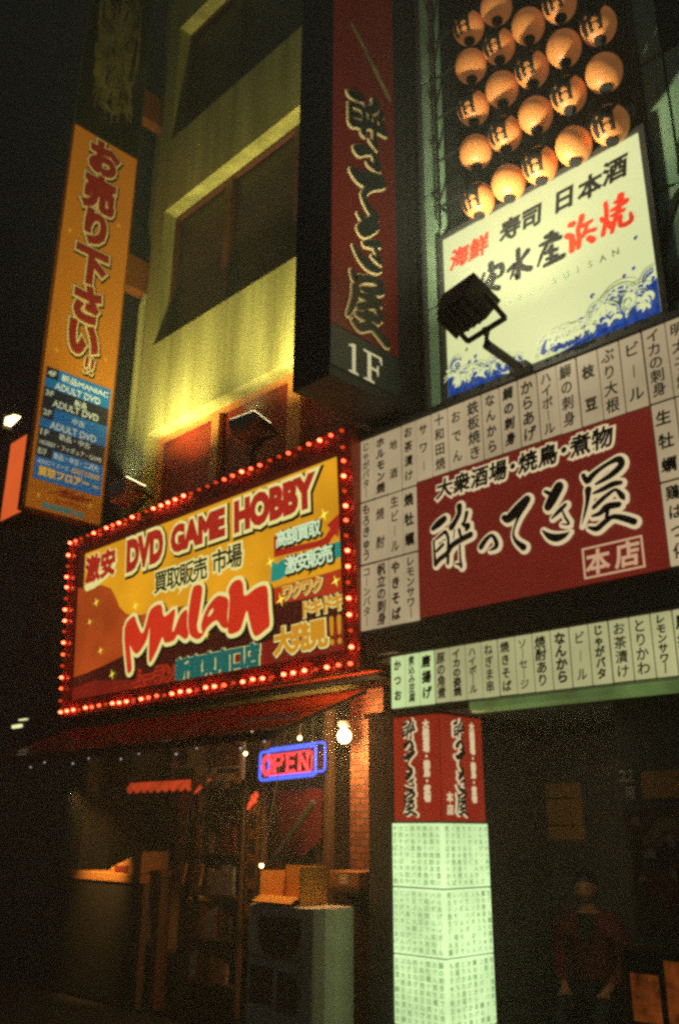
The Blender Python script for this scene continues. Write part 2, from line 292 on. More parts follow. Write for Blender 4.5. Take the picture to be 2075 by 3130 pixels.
# ================================================================ ground
tag(MB().quad((-90,-90,0),(90,-90,0),(90,90,0),(-90,90,0)).make('street', 'asphalt'), None, None, kind='structure')
tag(MB().box(-60,60,3.4,4.99,-.05,.12).make('pavement', 'paving', bevel=.015), None, None, kind='structure')

# ================================================================ yellow plaster building with the shop below
XL, XR = -9.35, -4.74
pb = thing('plaster_building', 'yellow-green plastered building with recessed upper windows above the bulb-framed shop sign', 'building', (XL,5.4,0))
wall = MB(); wins = [(2.75,4.2,0),(4.4,6.154,1),(7.40,9.45,2),(10.65,12.7,3),(13.9,15.9,4)]
W0 = -8.755
zs = [(2.7,4.4)] + [(6.154,7.40),(9.45,10.65),(12.7,13.9),(15.9,18)]
for a, b in zs: wall.box(W0,XR,5.4,5.62,a,b)
wall.box(-9.02,W0,5.4,5.62,2.7,18)
wall.box(XL,-9.02,5.52,5.62,2.7,18)
wall.box(XL,XR,5.95,6.2,2.7,18); wall.box(XL,XL+.2,5.62,5.95,2.7,18)
wp = wall.make('wall', 'plaster', pb)
for z0, z1, i in wins[1:]:
    fr = MB(); P = front(5.6); x0 = W0
    X = [x0, -7.66, -6.36, -5.3, XR]
    fr.box(x0,XR,5.585,5.64,z0,z0+.05); fr.box(x0,XR,5.585,5.64,z1-.05,z1)
    for k, x in enumerate(X[:-1]):
        wd = .05 if k == 0 else (.13 if k == 1 else .20)
        fr.box(x,x+wd,5.58,5.645,z0+.05,z1-.05)
    f_ = fr.make('window', 'sash_lit' if i == 1 else 'sash_unlit', pb)  # lower frame carries the bulb light in its colour, upper ones a darker copy
    MB().box(x0+.02,XR-.01,5.65,5.655,z0+.02,z1-.02).make('pane', 'curtain_lit' if i == 1 else 'curtain_unlit', f_)
MB().tube([(-9.2,5.46,2.8),(-9.2,5.46,8.2),(-9.16,5.5,8.5)], .05, 10).make('downpipe', 'plaster_trim', pb)
# ground-floor shop of the same building
MB().box(XL,XR,6.3,6.45,0,2.7).make('shop_back_wall', 'dark_wood', pb)
MB().box(XL,XL+.18,5.3,6.3,0,2.7).make('side_wall', 'dark_wall', pb)
MB().box(XL,XR,5.41,6.3,2.68,2.7).make('shop_ceiling', 'dark_wood', pb)
bp_ = MB().box(-5.16,-4.80,5.3,5.75,0,2.68).make('brick_pier', 'brick', pb)
for x in (-7.55,-6.45,-5.62): MB().box(x,x+.07,5.45,5.52,0,2.68).make('door_post', 'dark_wood', pb, bevel=.008)
dr = MB().box(-6.38,-5.63,5.56,5.60,.08,2.1).make('door', 'dark_wood', pb)
MB().tube([(-5.72,5.55,1.25),(-5.72,5.51,1.2),(-5.72,5.51,.95),(-5.72,5.55,.9)], .012).make('door_handle', 'black_metal', dr)

# ================================================================ dark restaurant building
rb = thing('restaurant_building', 'dark restaurant building carrying the lantern wall and the lit white and red signs', 'building', (-4.72,5.1,0))
MB().box(-4.72,1.5,5.1,5.4,2.85,16).make('wall', 'black_paint', rb)
MB().box(-4.72,1.5,5.0,7.2,2.40,2.44).make('canopy_ceiling', 'dark_grey', rb)
MB().box(-4.72,1.5,7.0,7.15,0,2.4).make('back_wall', 'dark_wall', rb)
MB().box(-4.70,-4.46,5.02,6.99,0,2.4).make('side_wall', 'dark_wall', rb)
MB().box(-2.80,1.5,5.22,5.5,0,2.4).make('poster_wall', 'dark_wall', rb)
def strip(xa, xb, za, zb, zt, dx):
    pass
for x0, x1, cuts in ((-4.02,-3.855,[4.76,5.66,6.80,8.03,9.3,10.6]), (-2.02,-1.86,[4.76,5.70,6.80,8.0,9.2,10.5]), (-1.84,-1.2,[4.76,5.70,6.80])):
    for a, b in zip(cuts, cuts[1:]):
        g = MB().rect(front(5.06),x0,x1,a+.015,b-.015,.02,.03).make('glass_strip', 'green_glass', rb)
MB().box(-3.835,-3.81,5.0,5.06,4.76,11).make('mullion', 'green_glass', rb)
for x0, x1 in ((-4.06,-4.03),(-3.852,-3.838),(-2.055,-2.025)): MB().box(x0,x1,5.02,5.1,4.72,11).make('mullion', 'black_metal', rb)
lf = MB(); P = front(5.035)
for pts in ([(-2.01,5.2,.01),(-1.98,5.42,.05),(-1.90,5.58,.05),(-1.84,5.66,.01)], [(-2.0,4.84,.02),(-1.95,5.02,.09),(-1.88,5.1,.09),(-1.8,5.12,.02)], [(-1.86,5.75,.02),(-1.8,6.0,.06),(-1.7,6.2,.02)]):
    lf.stroke(P, pts, .006)
lf.make('leaf_pattern', 'leaf_shade', rb)

# ================================================================ left projecting sign (yellow)
ps = thing('projecting_sign', 'tall yellow vertical sign with red outlined characters sticking out at left', 'sign', (-9.27,4.63,4.97))
MB().box(-9.22,-9.112,4.13,5.13,4.97,10.35).make('housing', 'sign_edge', ps)
MB().box(-9.22,-9.112,4.13,5.13,10.37,15.5).make('upper_housing', 'black_metal', ps)
P = side(-9.1)
MB().rect(P,4.165,5.10,5.0,10.33,0,.012).make('face_panel', 'y_panel', ps)
MB().rect(P,4.165,5.10,10.38,15.4,0,.012).make('upper_panel', 'navy_glass', ps)
up_ = MB()
for i in range(34): up_.stroke(P, [(4.3+random.random()*.65, 10.6+random.random()*2.4, .02), (4.3+random.random()*.65, 10.7+random.random()*2.4, .06), (4.35+random.random()*.6, 10.6+random.random()*2.4, .015)], .003)
up_.make('faded_print', 'unlit_print', ps)
big = 'お売り下さい'; ys = [10.02,9.46,8.93,8.36,7.79,7.31]
for nm, mt, b, h, dy in (('lettering_shadow','ink',.148,.002,.012), ('lettering_outline','y_cream',.118,.008,0), ('lettering','y_red',.070,.014,0)):
    mb = MB()
    for ch, z in zip(big, ys): put(mb, P, ch, 4.61+dy, z-dy, .54, h, b, sx=.84, thick=.003)
    for y in (4.70, 4.78): mb.stroke(P, [(y+dy,7.06-dy,.045),(y-.01+dy,6.95-dy,.035)], h, {.148:.032,.118:.02,.070:0}[b]); mb.stroke(P, [(y-.012+dy,6.885-dy,.04),(y-.012+dy,6.88-dy,.04)], h, {.148:.032,.118:.02,.070:0}[b], sub=1)
    mb.make(nm, mt, ps)
fl = MB(); fl.rect(P,4.205,5.065,5.345,6.765,.003).make('floor_list', 'y_navy', ps)
bl = MB()
for a, b, c, d in ((4.36,5.065,6.62,6.765),(4.205,5.065,6.50,6.62),(4.36,5.065,6.10,6.26),(4.205,5.065,5.99,6.10),(4.40,5.065,5.62,5.74),(4.205,5.065,5.345,5.62)): bl.rect(P,a,b,c,d,.006)
bl.make('list_bands', 'y_blue', ps)
mb = MB()
for t, z in (('4F',6.69),('3F',6.43),('2F',6.18),('1F',5.93),('B1F',5.69)): fit(mb,P,t,4.225,4.325,z-.035,z+.035,.01,.02)
fit(mb,P,'新品MANIAC',4.40,5.03,6.64,6.73,.01,.02); fit(mb,P,'新品',4.60,4.76,6.385,6.465,.01,.02); fit(mb,P,'中古',4.60,4.76,6.14,6.22,.01,.02); fit(mb,P,'新品・中古',4.46,4.86,5.895,5.975,.01,.02)
for z in (6.555,6.325,6.045): fit(mb,P,'ADULT DVD',4.33,4.93,z-.042,z+.042,.01,.025)
fit(mb,P,'HOBBY・フィギュア・GAME',4.23,5.03,5.77,5.84,.01,.018); fit(mb,P,'新品・中古・二次元',4.42,5.0,5.645,5.72,.01,.02); fit(mb,P,'ADULTイメージ',4.23,4.62,5.54,5.60,.01,.012)
mb.make('list_lettering', 'y_white', ps)
mb = MB(); fit(mb,P,'買取フロアー',4.26,4.90,5.40,5.505,.01,.04); fit(mb,P,'ADULT CORNER',4.66,5.03,5.54,5.60,.01,.015); fit(mb,P,'MEN',4.95,5.03,5.43,5.46,.01,.01); mb.make('buying_floor_lettering', 'y_gold', ps)
mb = MB(); fit(mb,P,'Mulan',4.42,4.84,5.22,5.31,.004,.04,slant=.3); fit(mb,P,'ムーラン',4.50,4.82,5.12,5.18,.004,.03); mb.make('shop_name_lettering', 'y_red', ps)
mb = MB(); fit(mb,P,'新宿東南口店',4.36,4.88,5.03,5.095,.004,.05); mb.make('branch_lettering', 'm_teal_dark', ps)
mb = MB()
for y, z in ((4.27,8.72),(4.95,7.15),(4.30,7.02),(4.93,9.15),(4.3,5.16),(4.95,5.2)): mb.poly(P,[(y+(.035 if k % 2 == 0 else .008)*cos(k*pi/4), z+(.05 if k % 2 == 0 else .008)*sin(k*pi/4)) for k in range(8)],.003)
mb.make('sparkles', 'y_gold', ps)
for z in (8.36, 11.15): MB().box(-9.3,-9.13,5.13,5.52,z,z+.48).make('bracket', 'sign_edge', ps)

# orange lightbox further along
lb = thing('lightbox', 'glowing orange lightbox seen past the foot of the tall yellow sign', 'sign', (-11.1,4.98,5.55))
MB().box(-11.5,-10.5,4.93,5.25,5.52,6.78).make('housing', 'sign_edge', lb); MB().rect(front(4.92),-11.46,-10.54,5.57,6.72,0,.008).make('face_panel', 'orange_glow', lb)

# ================================================================ central projecting sign box (1F)
cs = thing('projecting_sign', 'dark box sign with a red vertical panel and white 1F sticking out beside the lanterns', 'sign', (-4.45,4.6,4.8))
MB().box(-4.67,-4.262,4.142,5.09,4.807,15).make('housing', 'black_paint', cs, bevel=.01)
P = side(-4.25)
MB().rect(P,4.145,4.918,5.262,14.9,0,.012).make('red_panel', 'panel_red', cs)
MB().rect(P,4.145,4.918,4.90,5.25,0,.012).make('floor_panel', 'floor_panel', cs)
boxes = [('sui',(4.33,4.76,7.20,7.70)),('tsu',(4.42,4.66,6.97,7.12)),('te',(4.37,4.71,6.47,6.88)),('ki',(4.38,4.69,5.95,6.39)),('ya',(4.31,4.75,5.31,5.84))]
a, b = MB(), MB()
for k, bx in boxes: brush(a,P,k,.004,.023,bx); brush(b,P,k,.022,.010,bx)
a.make('lettering_outline', 'panel_cream', cs); b.make('lettering', 'ink', cs)
mb = MB()
for pts in ([(4.335,4.905),(4.445,4.905),(4.445,4.918),(4.412,4.93),(4.412,5.165),(4.395,5.165),(4.335,5.14),(4.335,5.127),(4.372,5.13),(4.372,4.93),(4.335,4.918)],
            [(4.50,4.905),(4.625,4.905),(4.625,4.918),(4.588,4.93),(4.588,5.02),(4.65,5.02),(4.66,4.985),(4.673,4.985),(4.673,5.08),(4.66,5.08),(4.65,5.042),(4.588,5.042),(4.588,5.148),(4.68,5.148),(4.703,5.10),(4.715,5.10),(4.71,5.168),(4.50,5.168),(4.50,5.155),(4.545,5.145),(4.545,4.93),(4.50,4.918)]):
    mb.poly(P,pts,.004)
mb.make('floor_number', 'floor_white', cs)
mb = MB(); mb.stroke(P,[(4.34,8.36,.05),(4.5,8.2,.06),(4.66,8.03,.07),(4.82,7.86,.06)],.03); mb.make('diagonal_strip', 'unlit_print', cs)  # pale strip running diagonally over the red panel

# ================================================================ lanterns
def make_lantern(kanji):
    root = thing('paper_lantern', 'x', 'lantern', (0,0,0), 'paper lanterns above the white sign')
    prof = []; n = 26
    for i in range(n+1):
        t = -1+2*i/n; a = math.asin(max(-1,min(1,t*.93))); r = .131*cos(a); prof.append((r*(1-.014*(i % 2)), .134*t))
    MB().lathe(prof,(0,0,0),n=28).make('body', 'paper_lantern', root, smooth_=True)
    MB().lathe([(.040,-.152),(.046,-.15),(.047,-.124),(.04,-.118)],(0,0,0),n=18).make('bottom_ring', 'deep_black', root)
    MB().lathe([(.045,.112),(.05,.118),(.05,.142),(.03,.15)],(0,0,0),n=18).make('top_ring', 'deep_black', root)
    MB().tube([(0,0,.148),(0,.02,.19),(0,.06,.205)],.006,6).make('hook', 'black_metal', root)
    if kanji:
        vs, fs = glyph('酒', .085); mb = MB(); out = []
        for x, y, z in vs:
            u, v = x*.225, (y-.38)*.235-.004; th = u/.127; ph = max(-1.1, min(1.1, v/.134))
            r = .1365+z*.002; out.append((r*cos(ph)*sin(th), -r*cos(ph)*cos(th), .141*sin(ph)))
        mb.add(out, fs); mb.make('lettering', 'lantern_ink', root)
    return root
lx = [-3.345,-3.062,-2.782,-2.498,-2.208]; lz = [6.272,6.74,7.187,7.632,8.05]; protos = {}
rowsn = ['lowest row just above the white sign','second row up','third row up','fourth row up','topmost row in view']
coln = ['leftmost','second from left','in the middle','second from right','rightmost']
for r_ in range(5):
    for c_ in range(5):
        if r_ == 4 and c_ > 1 or (r_ == 3 and c_ == 4): continue
        kj = (r_+c_) % 2 == 0
        lab = f"{'kanji lantern' if kj else 'plain paper lantern'}, {coln[c_]} in the {rowsn[r_]}"
        loc = (lx[c_], 4.86, lz[r_])
        if kj not in protos: protos[kj] = make_lantern(kj); o = protos[kj]; o.location = loc; o['label'] = lab
        else: o = copy_tree(protos[kj], loc, lab)
rl = MB()
for z in lz: rl.tube([(-3.8,4.93,z+.215),(-2.08,4.93,z+.215)],.012,6)
for x in (-3.79,-2.09): rl.tube([(x,4.945,6.3),(x,4.945,9)],.010,6); rl.tube([(x,4.945,6.5),(x,5.1,6.5)],.010,6)
MB().box(-3.80,-2.06,5.085,5.097,6.27,12).make('lantern_backing', 'deep_black', rb)
tag(rl.make('lantern_rack', 'deep_black'), 'dark metal rack of rails carrying the rows of round lanterns', 'rack')

# ================================================================ white seafood sign
ws = thing('wall_sign', 'white illuminated seafood sign with black and red characters and blue waves below the lanterns', 'sign', (-2.95,5.0,4.75))
MB().box(-3.86,-2.03,5.02,5.09,4.72,6.26).make('backing', 'black_metal', ws)
MB().frame(FR,-3.86,-2.03,4.72,6.26,.045,.012,.03).make('frame', 'black_metal', ws)
MB().rect(FR,-3.815,-2.075,4.765,6.215,0,.012).make('face_panel', 'sign_white', ws)
mb = MB()
for ch, x, z in (('寿',-3.158,5.985),('司',-2.966,5.985),('日',-2.685,5.995),('本',-2.475,5.985),('酒',-2.274,6.012)): put(mb,FR,ch,x,z,.195,.006,.04,slant=.14)
for k in ('an','mizu','san'): brush(mb,FR,k,.006,.006)
put(mb,FR,'魚',-3.58,5.64,.22,.006,.022,slant=.1)
mb.make('lettering', 'deep_black', ws)
mb = MB()
for ch, x in (('海',-3.648),('鮮',-3.458)): put(mb,FR,ch,x,5.97,.19,.006,.045,slant=.16)
for k in ('hama','yaki'): brush(mb,FR,k,.006,.005)
mb.make('red_lettering', 'red_lit', ws)
mb = MB(); s_ = 'UOYASU-SUISAN'
for i, ch in enumerate(s_): put(mb,FR,ch,-3.51+i*.0975,5.357+.0,.075,.005,.012 if ch != '-' else 0)
mb.make('roman_lettering', 'pale_blue_ink', ws)
def inside(u, v): return -3.812 < u < -2.078 and 4.768 < v < 6.21
dark_, pale = MB(), MB()
def arc(mb, cx, cy, r, a0, a1, w0, h, n=14):
    pts = [(cx+r*cos(a0+(a1-a0)*i/n), cy+r*sin(a0+(a1-a0)*i/n), w0*(.35+sin(pi*i/n))) for i in range(n+1)]
    run = []
    for p in pts + [None]:
        if p and inside(p[0]-p[2]*.6,p[1]-p[2]*.6) and inside(p[0]+p[2]*.6,p[1]+p[2]*.6): run.append(p)
        else:
            if len(run) > 2: mb.stroke(FR, run, h, sub=1)
            run = []
foam = MB()
dark_.poly(FR,[(-2.86,4.768),(-2.08,4.768),(-2.08,5.03),(-2.14,5.0),(-2.2,4.95),(-2.28,4.93),(-2.36,4.88),(-2.45,4.87),(-2.54,4.82),(-2.65,4.81),(-2.74,4.785)],.003)
dark_.poly(FR,[(-3.812,4.768),(-3.25,4.768),(-3.36,4.80),(-3.48,4.81),(-3.58,4.86),(-3.68,4.88),(-3.76,4.93),(-3.812,4.95)],.003)
def curl(cx, cy, r, flip=1):
    tl = random.uniform(-.4,.4); a0, a1 = (R(15)+tl, R(195)+tl) if flip > 0 else (R(165)+tl, R(-15)+tl)
    arc(dark_,cx,cy,r*.86,a0,a1,r*.42,.004,10)
    arc(dark_,cx+flip*r*.22,cy-r*.1,r*.34,a0-R(50)*flip,a1,r*.3,.004,8)
    for q in (.98,.74): arc(foam,cx,cy,r*q,a0+.25*flip,a1-.3*flip,r*.07,.019,9)
    arc(foam,cx+flip*r*.5,cy-r*.08,r*.30,a0-R(70)*flip,a1-.6*flip,r*.2,.019,8)
    for k in range(4): t = random.uniform(a0,a1) if a0 < a1 else random.uniform(a1,a0); arc(foam,cx+r*.86*cos(t),cy+r*.86*sin(t),r*.07,0,5,r*.10,.019,5)
    arc(pale,cx,cy,r*1.22,a0,a1,r*.05,.004,10); arc(pale,cx+.01,cy,r*1.42,a0+.5*flip,a1,r*.04,.004,10)
spots_ = []
for i in range(30):
    x = -2.085-random.random()*.78; hh = (x+2.9)*.42
    z = 4.775+random.random()**1.3*max(hh,.04); spots_.append((x, z, random.uniform(.06,.13)*(.75 if z > 5.0 else 1), random.choice((1,1,-1))))
for i in range(20):
    x = -3.80+random.random()*.66; hh = (-3.12-x)*.45; z = 4.775+random.random()**1.3*max(hh,.03); spots_.append((x, z, random.uniform(.05,.11), random.choice((1,-1))))
for c in sorted(spots_, key=lambda q: -q[1]): curl(*c)
for i in range(26):
    x = random.choice((random.uniform(-2.8,-2.1), random.uniform(-3.78,-3.3))); z = random.uniform(4.85,5.4)
    if (x > -2.85 and z < 4.9+(x+2.85)*.75) or (x < -3.2 and z < 5.1): arc(dark_ if i % 3 else pale,x,z,random.uniform(.008,.016),0,5,.016,.004,6)
foam.make('wave_foam', 'sign_white', ws)
dark_.make('wave_pattern', 'blue_ink', ws); pale.make('wave_lines', 'pale_blue_ink', ws)

# ================================================================ red menu sign
ms = thing('menu_sign', 'wide red sign with brush characters framed by pale paper menu strips', 'sign', (-3.3,5.0,3.05))
MB().box(-4.80,-1.0,5.02,5.098,2.88,4.72).make('backing', 'black_metal', ms)
MB().box(-4.80,-1.0,4.985,5.02,4.70,4.735).make('top_edge', 'black_metal', ms)
MB().rect(FR,-4.16,-2.237,3.09,4.152,0,.012).make('red_panel', 'board_red', ms)
a, b = MB(), MB()
for k in ('sui','tsu','te','ki','ya'): brush(a,FR,k,.004,.019); brush(b,FR,k,.02,-.003)
a.make('lettering_outline', 'letter_cream', ms); b.make('lettering', 'ink', ms)
a, b = MB(), MB(); tt = '大衆酒場・焼鳥・煮物'; adv = [1,1,1,1,.55,1,1,.55,1,1]; x = -3.96; sc_ = 1.47/sum(adv)
for ch, q in zip(tt, adv):
    put(a,FR,ch,x+q*sc_/2,4.035,.158,.004,.13,slant=.1); put(b,FR,ch,x+q*sc_/2,4.035,.158,.012,.035,slant=.1); x += q*sc_
a.make('tagline_outline', 'letter_cream', ms); b.make('tagline', 'ink', ms)
mb = MB(); mb.frame(FR,-2.795,-2.380,3.122,3.326,.012,.005,.004); put(mb,FR,'本',-2.69,3.222,.17,.004,.03,slant=.08); put(mb,FR,'店',-2.487,3.228,.17,.004,.03,slant=.08); mb.make('branch_name', 'box_cream', ms)
def menu(x0, x1, z0, z1, s, mat='strip_paper', par=ms, P=FR, em_=.112):
    jt = random.uniform(-.002,.002); st = MB().rect(P,x0+.0065+jt,x1-.0065+jt,z0+.006+jt,z1-.005,0,.012).make('menu_strip', mat, par)
    mb = MB(); column(mb,P,s,(x0+x1)/2+random.uniform(-.006,.006),z0+random.uniform(.02,.04),z1-random.uniform(.015,.03),min(em_,(x1-x0)*.70)*random.uniform(.84,1.02),.004,random.choice((.02,.03,.045)),sx=random.uniform(.86,1.04),slant=random.uniform(-.02,.1)); mb.make('lettering', 'ink', st)
L4 = [-4.76+.15*i for i in range(5)]
tops = ['じゃがバター','ホルモン焼','地酒','お茶漬け']; mids = ['もろきゅう','焼酎','生ビール','焼牡蠣']; bots = ['コーンバター','帆立の刺身','やきそば','レモンサワー']
for i in range(4):
    menu(L4[i],L4[i+1],4.142,4.69,tops[i]); menu(L4[i],L4[i+1],3.61,4.135,mids[i]); menu(L4[i],L4[i+1],3.07,3.602,bots[i])
tp = ['サワー','十和田焼','おでん','鉄板焼き','なんから','鯛の刺身','からあげ','ハイボール','鰤の刺身','枝豆','ぶり大根','ビール','イカの刺身','明太子焼','冷奴','ポテト']
for i, t in enumerate(tp):
    x0 = -4.16+.1605*i; menu(x0,x0+.1605,4.16,4.69,t)
for i, (t, u) in enumerate((('生牡蠣','鶏はつ化'),('刺身','さんま'),('串焼','もつ煮'))):
    x0 = -2.232+.1605*i; menu(x0,x0+.1605,3.63,4.153,t); menu(x0,x0+.1605,3.09,3.623,u)

# ================================================================ lower fascia of menu strips over the entrance
mf = thing('menu_fascia', 'lower band of pale vertical menu strips over the entrance, lit green along its bottom', 'sign', (-3.2,5.0,2.44))
MB().box(-4.455,-1.0,5.02,5.09,2.44,2.86).make('backing', 'black_metal', mf)
lo = ['かつお','煮込み豆腐','唐揚げ','豚の角煮','イカの姿焼','ハイボール','ねぎま串','焼きそば','ソーセージ','焼酎あり','なんから','ビール','じゃがバタ','お茶漬け','とりかわ','レモンサワー','厚揚げ','つくね','枝豆','冷やっこ']
for i, t in enumerate(lo):
    x0 = -4.45+.1372*i; menu(x0,x0+.1372,2.452,2.838,t,'strip_green' if i < 3 else 'strip_cream',mf,em_=.09)
mb = MB(); prof = [(5.005,2.445),(4.995,2.425),(5.0,2.39),(5.03,2.37),(5.08,2.37)]
for i in range(len(prof)-1): mb.quad((-3.74,prof[i+1][0],prof[i+1][1]),(-1.0,prof[i+1][0],prof[i+1][1]),(-1.0,prof[i][0],prof[i][1]),(-3.74,prof[i][0],prof[i][1]))
mb.make('glowing_lip', 'lip_glow', mf)  # reflective lip, no lamp; its green light is put into the emission

# ================================================================ pillar
pl = thing('menu_pillar', 'square pillar with red upper panels and glowing greenish-white menu panels below', 'pillar', (-4.23,5.26,0))
MB().box(-4.43,-4.025,5.015,5.50,0,2.39).make('core', 'black_metal', pl)
PS = side(-4.01)
for P, a0, a1 in ((FR,-4.447,-4.014),(PS,5.003,5.50)):
    wd = a1-a0
    MB().rect(P,a0+.015,a1-.01,1.675,2.385,0,.013).make('red_panel', 'pillar_red', pl)
    a, b = MB(), MB(); zz = 2.355; cx = a0+wd*.40
    for k, hh in (('sui',.14),('tsu',.07),('te',.13),('ki',.13),('ya',.16)):
        hw = {'sui':.055,'tsu':.035,'te':.045,'ki':.045,'ya':.06}[k]
        brush(a,P,k,.003,.010,(cx-hw,cx+hw,zz-hh+.012,zz)); brush(b,P,k,.016,.002,(cx-hw,cx+hw,zz-hh+.012,zz)); zz -= hh+.006
    column(a,P,'大衆酒場・焼鳥・煮物',a0+wd*.74,1.80,2.35,.06,.003,.08)
    if P is PS: column(a,P,'本店',a0+wd*.18,1.71,1.87,.07,.003,.05)
    a.make('lettering_outline', 'letter_cream', pl); b.make('lettering', 'ink', pl)
    for z0, z1 in ((1.255,1.66),(.84,1.245),(.42,.83),(.0,.41)):
        st = MB().rect(P,a0,a1,z0,z1,.008,.02).make('menu_panel', 'pillar_white', pl)
        mb = MB()
        names = random.sample(tp+lo+tops+mids+bots, 8)
        for i, t in enumerate(names):
            u = a0+wd*(i+.5)/8; column(mb,P,(t+names[i-1]+names[i-2])[:9],u,z0+.012,z1-.012,.040,.0125,.02)
            if i: mb.rect(P,a0+wd*i/8-.0012,a0+wd*i/8+.0012,z0+.005,z1-.005,.0115)
        mb.make('lettering', 'print_green', st)

# ================================================================ shop sign with bulbs
th = math.atan(.12/1.95)
bs = thing('shop_sign', 'big yellow and maroon shop sign framed by rows of glowing red bulbs', 'sign', (-7.06,5.1,2.8))
PM = Plane((-9.33,5.0,2.82), (1,0,0), (0,-sin(th),cos(th))); Wm, Hm = 4.54, 1.96
MB().rect(PM,-.03,Wm+.03,-.04,Hm+.03,-.06,.22).make('housing', 'brown_rim', bs)
MB().box(-9.36,-4.79,5.23,5.397,2.76,4.60).make('light_block', 'black_paint', bs)  # added, unseen: stops floodlight leaking down behind the sign
MB().frame(PM,-.03,Wm+.03,-.04,Hm+.03,.17,0,.06).make('rim', 'brown_rim', bs)
MB().rect(PM,.14,Wm-.14,.13,Hm-.14,-.03,.02).make('face_panel', 'm_maroon', bs)
H0 = -.03
MB().poly(PM,[(.3,1.77),(4.40,1.77),(4.40,.80),(3.9,.78),(3.5,.78),(3.0,.80),(2.4,.84),(1.8,.86),(1.4,.88),(1.2,.93),(1.06,1.03),(.98,1.15),(.88,1.26),(.7,1.33),(.5,1.36),(.3,1.37)],H0+.004).make('yellow_field', 'm_yellow', bs)
MB().poly(PM,[(.17,1.40),(.30,1.365),(.5,1.355),(.7,1.325),(.88,1.255),(.98,1.145),(1.06,1.025),(1.2,.925),(1.4,.875),(1.8,.855),(2.4,.835),(2.2,.70),(1.7,.58),(1.2,.50),(.8,.44),(.45,.40),(.17,.38)],H0+.0035).make('amber_field', 'm_amber', bs)
MB().poly(PM,[(3.4,.795),(4.40,.795),(4.40,.60),(3.55,.64)],H0+.004).make('orange_field', 'm_orange', bs)
MB().poly(PM,[(.16,.135),(4.38,.135),(4.38,.38),(3.4,.33),(2.0,.16),(.6,.30),(.16,.26)],H0+.004).make('lower_field', 'm_low', bs)
def poly_pts(k): q = MU[k]; return [(q[i],q[i+1]) for i in range(0,len(q),2)]
sh, ol, rd = MB(), MB(), MB()
for k in ('Mu','l','a','n'):
    pts = poly_pts(k); ring = [(x,y,.0) for x, y in pts]
    ring2 = [(x+.022,y-.022,0) for x,y in pts]
    sh.poly(PM,[(x+.022,y-.022) for x,y in pts],H0+.008); sh.stroke(PM,ring2,H0+.008,.045,closed=True,sub=3)
    ol.poly(PM,pts,H0+.014); ol.stroke(PM,ring,H0+.014,.038,closed=True,sub=3)
    rd.poly(PM,[p[:2] for p in smooth(pts,3,True)],H0+.020)
sh.make('name_shadow', 'ink', bs); ol.make('name_outline', 'm_cream', bs); rd.make('name_lettering', 'm_red', bs)
MB().poly(PM,poly_pts('ahole'),H0+.023).make('name_counter', 'm_cream', bs)
def outlined(items, par, mats, bs_, h, thick=.002, off=.014):
    for (nm, mt, b), dh, o_ in zip(mats, (0,.006,.012), (off,0,0)):
        mb = MB()
        for f_, args in items: f_(mb, b, h+dh, o_, *args)
        mb.make(nm, mt, par)
def fi(mb, b, h, o_, s, u0, u1, v0, v1, sl=0): fit(mb,PM,s,u0+o_,u1+o_,v0-o_,v1-o_,h,b,slant=sl)
def ch_(mb, b, h, o_, s, u0, u1, v, e, sl=0): row(mb,PM,s,u0+o_,u1+o_,v-o_,e,h,b,slant=sl)
outlined([(fi,('DVD',1.21,1.85,1.40,1.70)),(fi,('GAME',2.02,2.86,1.43,1.675)),(fi,('HOBBY',3.04,4.08,1.42,1.685))], bs,
         [('headline_shadow','ink',.20),('headline_outline','m_cream',.16),('headline','m_darkred',.075)], .0, H0+.006)
outlined([(ch_,('買取販売',1.72,2.60,1.165,.24)),(ch_,('市場',2.68,3.12,1.185,.24))], bs, [('subline_outline','m_cream',.11),('subline','ink',.022)], 0, H0+.006, off=0)
ar = MB(); ar.poly(PM,[(3.56,1.12),(4.12,1.09),(4.20,1.10),(4.27,1.16),(4.23,1.20),(4.40,1.275),(4.36,1.06),(4.32,1.10),(4.24,1.03),(4.12,1.035),(3.56,1.06)],H0+.006); ar.poly(PM,[(3.56,1.12),(3.56,1.25),(3.66,1.25),(3.66,1.12)],H0+.006); ar.make('red_arrow', 'm_darkred', bs)
ar = MB(); ar.poly(PM,[(3.51,.845),(3.63,.845),(3.73,.87),(4.27,.88),(4.40,.90),(4.40,1.03),(4.26,1.03),(4.24,.94),(3.74,1.0),(3.66,1.02),(3.60,.99),(3.53,1.03)],H0+.006); ar.make('teal_arrow', 'm_teal', bs)
outlined([(ch_,('高額買取',3.60,4.16,1.205,.155)),(ch_,('激安販売',3.72,4.29,.95,.165))], bs, [('price_shadow','ink',.11),('price_lettering','m_mint',.026)], 0, H0+.010, off=.01)
outlined([(ch_,('ワクワク',3.67,4.17,.715,.14)),(ch_,('ドキドキ',3.90,4.40,.53,.15)),(ch_,('大発見',3.57,4.20,.305,.235))], bs, [('slogan_shadow','m_maroon',.15),('slogan_outline','m_cream',.10),('slogan','m_gold',.055)], 0, H0+.008, off=0)
mb = MB()
for x in (4.26,4.345): mb.stroke(PM,[(x,.40,.05),(x,.28,.035)],H0+.02); mb.stroke(PM,[(x,.215,.045),(x,.21,.045)],H0+.02,sub=1)
mb.make('exclamation_marks', 'm_gold', bs)
outlined([(ch_,('新宿東南口店',2.12,3.36,.235,.215))], bs, [('branch_outline','m_cream',.10),('branch','m_teal_dark',.075)], 0, H0+.008, off=0)
outlined([(ch_,('ムーラン',1.40,2.09,.225,.19))], bs, [('kana_outline','m_orange',.12),('kana','m_low',.05)], 0, H0+.008, off=0)
